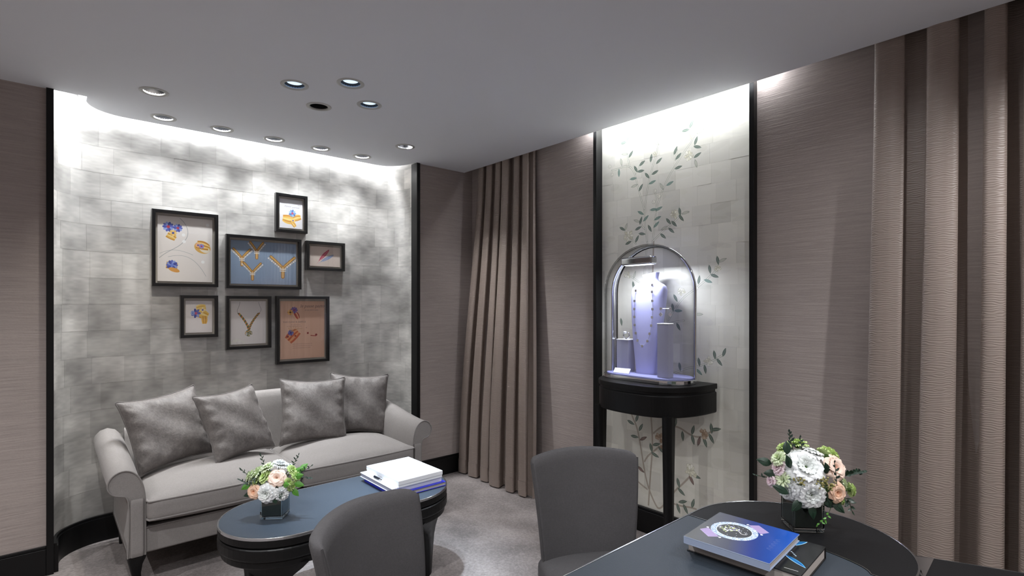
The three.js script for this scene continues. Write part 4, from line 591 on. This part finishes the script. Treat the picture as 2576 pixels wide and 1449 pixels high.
{ // coffee table arrangement
  const vc = [-2.028, .4705, 1.214]; glassVase('square glass vase lined with dark leaves on the coffee table', vc, .105, .112, -.66);
  const B = bouquet([vc[0], vc[1] + .112, vc[2]], RT, TO), G = 'flowers in the coffee table vase';
  B.flower('rose', 'blush rose at the middle of the coffee table bouquet', 'rose', F.blush, .028, .085, .045, .046, G, 301, [0, .03, .10]);
  B.flower('rose', 'peach rose low on the sofa-arm side of the coffee table bouquet', 'rose', F.peach, -.078, .022, .055, .038, G, 302, [.05, .02, .12]);
  B.flower('lisianthus', 'large white lisianthus hanging over the rim of the coffee table vase', 'ruffled', F.white, -.014, .018, .075, .046, G, 303, [0, 0, .04]);
  B.flower('carnation', 'white ruffled carnation beside the lisianthus over the coffee table vase rim', 'carnation', F.white, .058, .014, .06, .034, G, 304, [0, 0, .05]);
  B.flower('carnation', 'white carnation at the top of the coffee table bouquet', 'carnation', F.white, .02, .142, -.01, .036, G, 305);
  B.flower('carnation', 'pale green carnation near the top of the coffee table bouquet', 'carnation', F.pale, -.032, .132, .01, .035, G, 306);
  B.flower('hydrangea', 'round green and white bloom toward the sofa arm in the coffee table bouquet', 'carnation', F.pale, -.09, .098, .01, .042, G, 307);
  B.flower('carnation', 'green carnation beside the blush rose in the coffee table bouquet', 'carnation', F.green, -.038, .092, .04, .031, G, 308);
  B.flower('carnation', 'small green carnation on the book side of the coffee table bouquet', 'carnation', F.green, .088, .112, .0, .028, G, 309);
  B.flower('carnation', 'bright green bud-like carnation low on the book side', 'carnation', F.green, .083, .062, .035, .022, G, 310);
  B.flower('carnation', 'white carnation half hidden behind the blush rose', 'carnation', F.white, .068, .118, -.02, .03, G, 311);
  B.flower('carnation', 'green carnation low under the pale hydrangea', 'carnation', F.green, -.086, .062, .03, .028, G, 312);
  B.flower('lisianthus', 'small white lisianthus at the far back of the coffee table bouquet', 'ruffled', F.white, -.06, .07, -.05, .034, G, 313);
  B.flower('hydrangea', 'green-white bloom cluster at the sofa-arm edge of the coffee table bouquet', 'carnation', F.pale, -.118, .085, .015, .034, G, 314);
  B.flower('carnation', 'bright green carnation at the book-side edge of the coffee table bouquet', 'carnation', F.green, .112, .085, .01, .028, G, 315);
  B.flower('carnation', 'small green carnation under the white carnation on the book side', 'carnation', F.green, .098, .04, .03, .024, G, 316);
  for (const [r, u, t, L, dr, du, dt] of [[.1, .08, .02, .05, .7, .3, .3], [.105, .055, .03, .05, .9, -.1, .3], [.09, .095, .0, .055, .8, .5, .1], [.095, .03, .03, .05, .6, -.5, .4], [.06, .055, .05, .045, .5, .2, .6], [.11, .1, -.02, .05, .6, .6, -.1], [-.11, .05, .02, .05, -.6, -.3, .4]]) B.leaf('fresh green leaf among the blooms of the coffee table bouquet', F.fresh, r, u, t, L, .014, dr, du, dt, 'fresh leaves in the coffee table bouquet');
  for (const [r, u, t, L, dr, du, dt] of [[-.09, .01, .02, .055, -.8, -.2, .4], [-.07, .03, .03, .05, -.7, -.5, .4], [.02, .01, .06, .045, .3, -.7, .5], [.045, .03, .05, .045, .2, -.4, .7]]) B.leaf('dark green leaf low in the coffee table bouquet', F.dark, r, u, t, L, .014, dr, du, dt, 'dark leaves in the coffee table bouquet');
  const E = 'eucalyptus sprigs in the coffee table bouquet', lab = 'thin dark sprig sticking out of the coffee table bouquet';
  for (const [p, s] of [[[[-.03, .08, .0], [-.055, .14, 0], [-.07, .185, .0]], 1], [[[.05, .09, -.02], [.085, .14, -.02], [.105, .175, -.02]], 2], [[[.08, .07, 0], [.13, .1, 0], [.175, .128, 0]], 3], [[[-.08, .06, 0], [-.13, .085, 0], [-.165, .112, 0]], 4], [[[-.09, .05, .03], [-.13, .06, .03], [-.155, .07, .03]], 5], [[[-.05, .1, .04], [-.085, .075, .06], [-.12, .06, .06]], 6], [[[.09, .07, 0], [.14, .075, 0], [.17, .07, 0]], 7]]) B.sprig(lab, F.eucal, p, 8, .022, .0035, E, 400 + s);
}
{ // desk arrangement
  const vc = [-.952, .7508, 3.226]; glassVase('square glass vase lined with dark leaves on the desk', vc, .100, .102, -.80);
  const B = bouquet([vc[0], vc[1] + .102, vc[2]], RT, TO), G = 'flowers in the desk vase';
  const w = .0013316; // metres per pixel step of the layout notes
  const f = (name, label, kind, m, px, py, t, dia, seed, tilt) => B.flower(name, label, kind, m, (px - 2017) * w * (1 - t * .45), (1262 - py) * w * (1 - t * .45) + .0, t, dia * w * .55, G, seed, tilt);
  f('lisianthus', 'largest white ruffled lisianthus at the middle of the desk bouquet', 'ruffled', F.white, 2008, 1172, .05, 82, 321, [0, .02, .08]);
  f('lisianthus', 'white ruffled lisianthus behind the largest one in the desk bouquet', 'ruffled', F.white, 2040, 1148, .0, 62, 322);
  f('lisianthus', 'white ruffled lisianthus over the rim of the desk vase', 'ruffled', F.white, 2011, 1240, .075, 66, 323, [0, -.01, .06]);
  f('lisianthus', 'half-shaded white lisianthus low on the panel side of the desk bouquet', 'ruffled', F.white, 1960, 1236, .04, 50, 324, [-.03, -.02, .03]);
  f('rose', 'large peach rose on the curtain side of the desk bouquet', 'rose', F.blush, 2086, 1180, .035, 64, 325, [-.03, .02, .12]);
  f('rose', 'open peach rose below the larger one in the desk bouquet', 'rose', F.peach, 2080, 1237, .06, 50, 326, [-.04, .01, .16]);
  f('carnation', 'green carnation behind the large peach rose', 'carnation', F.green, 2098, 1160, -.02, 50, 327);
  f('carnation', 'pale green carnation high on the panel side of the desk bouquet', 'carnation', F.pale, 1946, 1158, .02, 36, 328);
  f('carnation', 'green bud at the crown of the desk bouquet', 'carnation', F.green, 2016, 1132, -.03, 44, 329);
  f('carnation', 'green bud behind a dark leaf at the crown of the desk bouquet', 'carnation', F.green, 1976, 1140, -.02, 34, 330);
  f('carnation', 'yellow-green carnation furthest toward the curtain in the desk bouquet', 'carnation', F.green, 2136, 1240, .02, 30, 331);
  f('carnation', 'cream green carnation between peach rose and curtain-side carnation', 'carnation', F.pale, 2116, 1226, .01, 34, 332);
  f('carnation', 'yellow-green bud drooping under the open peach rose', 'carnation', F.green, 2106, 1264, .03, 22, 333);
  f('chrysanthemum', 'spiky pale green bloom on the panel side of the desk bouquet', 'spiky', F.pale, 1950, 1210, .04, 36, 334);
  f('lisianthus', 'pale pink bloom under the high green carnation', 'ruffled', F.pink, 1944, 1184, .02, 34, 335);
  f('lisianthus', 'small pink bloom furthest toward the panel in the desk bouquet', 'ruffled', F.pink, 1926, 1218, .02, 26, 336);
  const Lf = (mat, px, py, t, L, W, dr, du, dt, lab, g) => B.leaf(lab, mat, (px - 2017) * w, (1262 - py) * w, t, L, W, dr, du, dt, g);
  for (const a of [[1972, 1152, .02, .045, .014, 0, 1, .1], [1940, 1180, .0, .05, .014, -.8, .3, .1], [1946, 1200, .02, .045, .013, -.8, .1, .2], [1968, 1180, .05, .05, .012, -.2, .6, .3], [1960, 1240, .06, .06, .012, -.8, .5, .2], [2010, 1262, .07, .05, .013, .1, -.8, .4], [2050, 1240, .05, .05, .015, .2, -.6, .5], [2040, 1225, .06, .045, .013, .3, -.7, .4], [1990, 1255, .06, .05, .014, -.6, -.5, .4], [2060, 1195, .05, .045, .012, -.2, .7, .4], [2070, 1262, .05, .05, .013, .5, -.4, .4]]) Lf(F.dark, ...a, 'dark green leaf among the blooms of the desk bouquet', 'dark leaves in the desk bouquet');
  Lf(F.blueLeaf, 2060, 1262, .0, .085, .02, .9, -.42, .1, 'broad blue-green leaf spilling over the desk vase rim', undefined);
  for (const a of [[1958, 1222, .03, .03, .009, .3, .8, .4], [1966, 1208, .04, .035, .01, .4, .6, .4]]) Lf(F.fresh, ...a, 'fresh green leaf beside the spiky bloom of the desk bouquet', 'fresh leaves in the desk bouquet');
  const s = (lab, pts, n, L, W, seed, mat = F.eucal) => B.sprig(lab, mat, pts.map(([px, py, t]) => [(px - 2017) * w, (1262 - py) * w, t]), n, L, W, undefined, seed);
  s('dark sprig rising above the crown of the desk bouquet', [[2000, 1160, 0], [1988, 1125, 0], [1984, 1100, 0]], 9, .02, .0045, 421);
  s('short dark sprig beside the tallest one above the desk bouquet', [[2015, 1150, .01], [2010, 1128, .01], [2008, 1112, .01]], 6, .018, .004, 422);
  s('dense eucalyptus sprig pointing at the long curtain', [[2105, 1215, .01], [2135, 1203, .01], [2166, 1198, .01]], 22, .018, .006, 423, F.dark);
  s('dark sprig drooping beside the open peach rose', [[2095, 1250, .03], [2120, 1265, .03], [2128, 1290, .03]], 8, .024, .005, 424, F.dark);
  s('sprig crossing the largest peach rose', [[2068, 1215, .08], [2062, 1190, .09], [2058, 1158, .09]], 6, .018, .004, 425);
  s('thin sprig reaching from the desk bouquet toward the painted panel', [[1935, 1215, .0], [1915, 1212, .0], [1898, 1208, .0]], 4, .018, .003, 426);
  s('pale green sprig hanging down the face of the desk vase', [[2058, 1272, .07], [2040, 1292, .085], [2020, 1308, .085]], 8, .016, .003, 427, F.fresh);
  B.buds('cluster of tiny tan buds below the largest lisianthus', (2030 - 2017) * w, (1215 - 1100) * 0 + .062, .06, .024, 60, undefined, 441);
  B.buds('cluster of tiny tan buds beside the peach roses', (2052 - 2017) * w, .055, .065, .02, 45, undefined, 442);
  B.buds('cluster of tiny tan buds toward the panel in the desk bouquet', (1988 - 2017) * w, .068, .06, .018, 40, undefined, 443);
}

// ---------------------------------------------------------------- console table with the display case
const console_ = thing('console_table', 'tall black half-round console table against the painted panel', 'table', [-.13, 0, 2.04]);
{
  const H = 1.038, D = (g, n = 60) => { const o = [[.213, -(.343 - g)]]; const a = .343 - g, b = .43 - g; for (let i = 0; i <= n; i++) { const t = -Math.PI / 2 + Math.PI * i / n, c = Math.cos(t), s = Math.sin(t); o.push([.213 - b * Math.pow(Math.abs(c), 2 / 2.8), a * Math.sign(s) * Math.pow(Math.abs(s), 2 / 2.8)]); } return o; };
  part('top', prism(shapeOf(D(0)), H - .031, H, .003), M.lacquer, console_);
  part('shadow_gap', prism(shapeOf(D(.012)), H - .046, H - .03), M.lacquer, console_);
  part('apron', prism(shapeOf(D(.004)), H - .172, H - .045, .010), M.lacquer, console_);
  for (const [x, z] of [[-.135, -.24], [-.135, .24]]) part('leg', loft([[H - .16, .026], [.5, .022], [0, .018]].map(([y, a]) => [[-a, -a], [a, -a], [a, a], [-a, a]].map(([u, v]) => [x + u, y, z + v]))), M.lacquer, console_);
}
const CB = 1.0385, CX = -.078, CZ = 2.02, CR = .150, CL = .150, ARCH = 1.574;
const showcase = thing('display_case', 'arched clear glass jewellery case with chrome base on the console table', 'display case', [CX, CB, CZ]);
{
  const yb = .026, ya = ARCH - CB;
  const U = []; for (let i = 0; i <= 10; i++) U.push([-CL, yb + (ya - yb) * i / 10, -1, 0]); for (let i = 1; i < 28; i++) { const a = Math.PI - Math.PI * i / 28; U.push([CL * Math.cos(a), ya + CL * Math.sin(a), Math.cos(a), Math.sin(a)]); } for (let i = 10; i >= 0; i--) U.push([CL, yb + (ya - yb) * i / 10, 1, 0]);
  const shell = (r) => { const nt = 20, pos = [], nor = [], idx = []; for (const [z, y, nz, ny] of U) for (let k = 0; k <= nt; k++) { const t = -Math.PI / 2 + Math.PI * k / nt, c = Math.cos(t), s = Math.sin(t); pos.push(r * s, y + r * c * ny, z + r * c * nz); nor.push(s, c * ny, c * nz); } const n1 = nt + 1; for (let i = 0; i + 1 < U.length; i++) for (let k = 0; k < nt; k++) { const a = i * n1 + k, b = a + 1, c = a + n1, d = c + 1; idx.push(a, b, c, b, d, c); }
    for (const s of [-1, 1]) { const b0 = pos.length / 3; for (const [z, y] of U) { pos.push(r * s, y, z); nor.push(s, 0, 0); } const tri = THREE.ShapeUtils.triangulateShape(U.map(([z, y]) => new THREE.Vector2(z, y)), []); for (const t of tri) s > 0 ? idx.push(b0 + t[0], b0 + t[2], b0 + t[1]) : idx.push(b0 + t[0], b0 + t[1], b0 + t[2]); }
    const g = new THREE.BufferGeometry(); g.setAttribute('position', new THREE.Float32BufferAttribute(pos, 3)); g.setAttribute('normal', new THREE.Float32BufferAttribute(nor, 3)); g.setAttribute('uv', new THREE.Float32BufferAttribute(new Float32Array(pos.length / 3 * 2), 2)); g.setIndex(idx); return g; };
  const st = (r) => [...arc(0, CL, r, r, 0, 180, 20), ...arc(0, -CL, r, r, 180, 360, 20)];
  part('glass_dome', shell(CR - .001), M.glass, showcase);
  part('inner_glass', shell(CR - .009), M.glass, showcase);
  const base = part('chrome_base', prism(shapeOf(st(CR + .002)), 0, .027, .003, 20), M.chrome, showcase);
  part('plinth_pad', prism(shapeOf(st(CR - .016)), .027, .033, .001, 20), M.plinth, showcase);
  // chrome strip running round the arch toward the back
  const band = (th, r, w, t) => { const rings = U.map(([z, y, nz, ny]) => { const c = Math.cos(th), s = Math.sin(th), px = r * s, q = r * c; const a = [px - w, y + q * ny, z + q * nz], b = [px + w, y + q * ny, z + q * nz], d = [px + w, y + (q - t) * ny, z + (q - t) * nz], e = [px - w, y + (q - t) * ny, z + (q - t) * nz]; return [a, b, d, e]; }); return loft(rings); };
  part('arch_strip', band(.32, CR + .002, .006, .012), M.chrome, showcase);
  part('arch_seal', band(.42, CR + .0015, .0022, .008), M.lacquer, showcase);
  // inner lamp: arm up the far side, box head across the crown
  const arm = []; for (let i = 0; i <= 12; i++) arm.push([-.03, .03 + (ya - .03) * i / 12, -.246]); for (let i = 1; i <= 8; i++) { const a = Math.PI - .95 * i / 8; arm.push([-.03, ya + .246 * Math.sin(a), .246 * Math.cos(a)]); }
  part('lamp_arm', loft(arm.map(([x, y, z], i) => { const a = i > 12 ? Math.PI - .95 * (i - 12) / 8 : Math.PI, ny = Math.sin(a), nz = Math.cos(a); return [[x - .014, y + .004 * ny, z + .004 * nz], [x + .014, y + .004 * ny, z + .004 * nz], [x + .014, y - .004 * ny, z - .004 * nz], [x - .014, y - .004 * ny, z - .004 * nz]]; })), M.chrome, showcase);
  const head = part('lamp_head', box(-.075, -.008, .705, .755, -.155, .07, .012, 4), M.chrome, showcase);
  part('lamp_panel', box(-.067, -.018, .7035, .7048, -.13, .05), S({ color: 0x222226, emissive: new THREE.Color(.84, .89, 1), emissiveIntensity: 3 }), showcase);
  const l = new THREE.RectAreaLight(new THREE.Color(.84, .89, 1), POWER.caseLamp, .05, .17); l.position.set(-.043, .702, -.04); l.rotation.x = -Math.PI / 2; showcase.add(l);
}
const PAD = CB + .0335;
{ // necklace bust
  const o = thing('necklace_bust', 'pale lilac necklace bust inside the glass case', 'bust', [CX + .018, PAD, 1.998]);
  const rows = [[0, .066, .030], [.1, .078, .034], [.25, .098, .040], [.38, .112, .046], [.47, .119, .052], [.515, .119, .052], [.540, .108, .050], [.553, .088, .046], [.562, .066, .042], [.574, .050, .037], [.595, .045, .034], [.618, .051, .036]];
  const rs = rows.map(([y, w, d], i) => ringPts(40, t => { const a = t * Math.PI * 2, c = Math.cos(a), s = Math.sin(a), lean = .05 * Math.pow(y / .62, 2); const x = c < 0 ? -d * Math.pow(-c, .7) : .034 * Math.pow(c, .3); return [x + lean - .01, y + (i === 11 ? .008 * (c > 0 ? c : 0) + .010 * s : 0), w * Math.sign(s) * Math.pow(Math.abs(s), .72)]; }).reverse());
  part('body', loft(rs), M.bust, o);
  part('foot_pin', box(-.012, .012, -.001, .004, -.012, .012), M.silver, o);
  // clover chain necklace lying on the chest
  const nk = thing('necklace', 'silver necklace of clover-shaped links on the lilac bust', 'necklace', [CX + .018, PAD, 1.998]);
  const path = [[-.062, .515], [-.066, .45], [-.066, .40], [-.064, .35], [-.060, .30], [-.050, .25], [-.036, .205], [.0, .172], [.036, .205], [.050, .25], [.060, .30], [.064, .35], [.066, .40], [.064, .45], [.058, .505], [.052, .548]];
  const depth = (y, z) => { let k = 0; while (k < rows.length - 2 && rows[k + 1][0] < y) k++; const [y0, w0, d0] = rows[k], [y1, w1, d1] = rows[k + 1], f = (y - y0) / (y1 - y0), w = w0 + (w1 - w0) * f, d = d0 + (d1 - d0) * f, q = Math.min(.999, Math.abs(z) / w), s = Math.pow(q, 1 / .72), c = Math.sqrt(Math.max(0, 1 - s * s)); return -d * Math.pow(c, .7) + .05 * Math.pow(y / .62, 2) - .01; };
  const pts = path.map(([z, y]) => V(depth(y, z) - .004, y, z)); part('chain', tube(pts, .0012, 120, 6), M.silver, nk);
  const clover = (() => { const s = new THREE.Shape(), r = .0042; for (let k = 0; k < 4; k++) { const a = k * Math.PI / 2; for (let i = 0; i <= 8; i++) { const b = a - Math.PI * .62 + Math.PI * 1.24 * i / 8, x = Math.cos(a) * r * 1.15 + Math.cos(b) * r, y = Math.sin(a) * r * 1.15 + Math.sin(b) * r; (k || i) ? s.lineTo(x, y) : s.moveTo(x, y); } } s.closePath(); return new THREE.ExtrudeGeometry(s, { depth: .0024, bevelEnabled: true, bevelThickness: .0007, bevelSize: .0007, bevelSegments: 2 }).rotateY(-Math.PI / 2); })();
  pts.forEach(p => { const m = part('clover_link', clover, M.silver, nk); m.position.set(p.x - .001, p.y, p.z); m.rotation.x = .78; });
  // earrings on their stand
  const ep = thing('jewellery_pedestal', 'tall grey pedestal beside the bust holding the earrings', 'pedestal', [-.130, PAD, 2.178], 0);
  const hex = (a, b) => shapeOf([[-a, -b], [a * .5, -b], [a, -b * .4], [a, b * .5], [a * .5, b], [-a, b]]);
  part('block', prism(hex(.036, .036), 0, .312, .0015), M.pedestal, ep); part('top_plate', prism(hex(.038, .038), .312, .317, .001), M.paper, ep); part('foot_pin', box(-.03, -.02, -.001, .004, -.04, -.03), M.silver, ep);
  const es = thing('earring_stand', 'slim silver T-shaped stand on the tall pedestal', 'stand', [-.130, PAD + .3172, 2.178]);
  part('post', new THREE.CylinderGeometry(.0012, .0012, .088, 8).translate(0, .044, 0), M.silver, es); part('crossbar', poly([[0, .086, -.032], [0, .086, .032]], .0014), M.silver, es);
  for (const s of [-1, 1]) { const e = thing('earring', 'silver clover drop earring on the slim stand', 'earring', [-.131, PAD + .3172, 2.178 + s * .032], 0, 'pair of clover earrings'); const t = part('stud', clover, M.silver, e); t.position.set(-.003, .086, 0); t.rotation.x = .78; const d = part('clover_drop', clover, M.silver, e); d.position.set(-.003, .052, 0); d.scale.setScalar(1.25); part('link', poly([[-.003, .08, 0], [-.003, .058, 0]], .0008), M.silver, e); }
  const rp = thing('jewellery_pedestal', 'short grey pedestal with a bracelet watch on top', 'pedestal', [-.045, PAD, 1.835], 0);
  part('block', prism(hex(.046, .046), 0, .200, .0015), M.pedestal, rp); part('top_plate', prism(hex(.048, .048), .200, .205, .001), M.paper, rp);
  const br = thing('cuff_bracelet', 'small silver cuff with a bright stone cluster on the short pedestal', 'bracelet', [-.05, PAD + .2052, 1.835], .5);
  part('band', new THREE.TorusGeometry(.021, .0042, 10, 30, 4.6).rotateZ(2.3).rotateY(1.2).translate(0, .025, 0), M.silver, br); part('stone_cluster', new THREE.IcosahedronGeometry(.0125, 1).scale(1, .7, 1).translate(-.018, .044, -.006), S({ color: 0xf4f6fa, roughness: .1, metalness: .6 }), br); part('prop', new THREE.CylinderGeometry(.004, .006, .006, 10).translate(0, .003, 0), M.chrome, br);
  const cd = thing('price_card', 'small blank white card leaning at the front edge of the glass case', 'card', [-.175, PAD, 1.885], 0);
  cd.rotation.y = .12; part('card', box(-.002, .002, 0, .038, -.055, .055, .001).rotateZ(-.75), M.whiteBox, cd); part('prop', box(.0, .018, 0, .004, -.05, .05), M.paper, cd);
}

renderer.render(scene, camera);
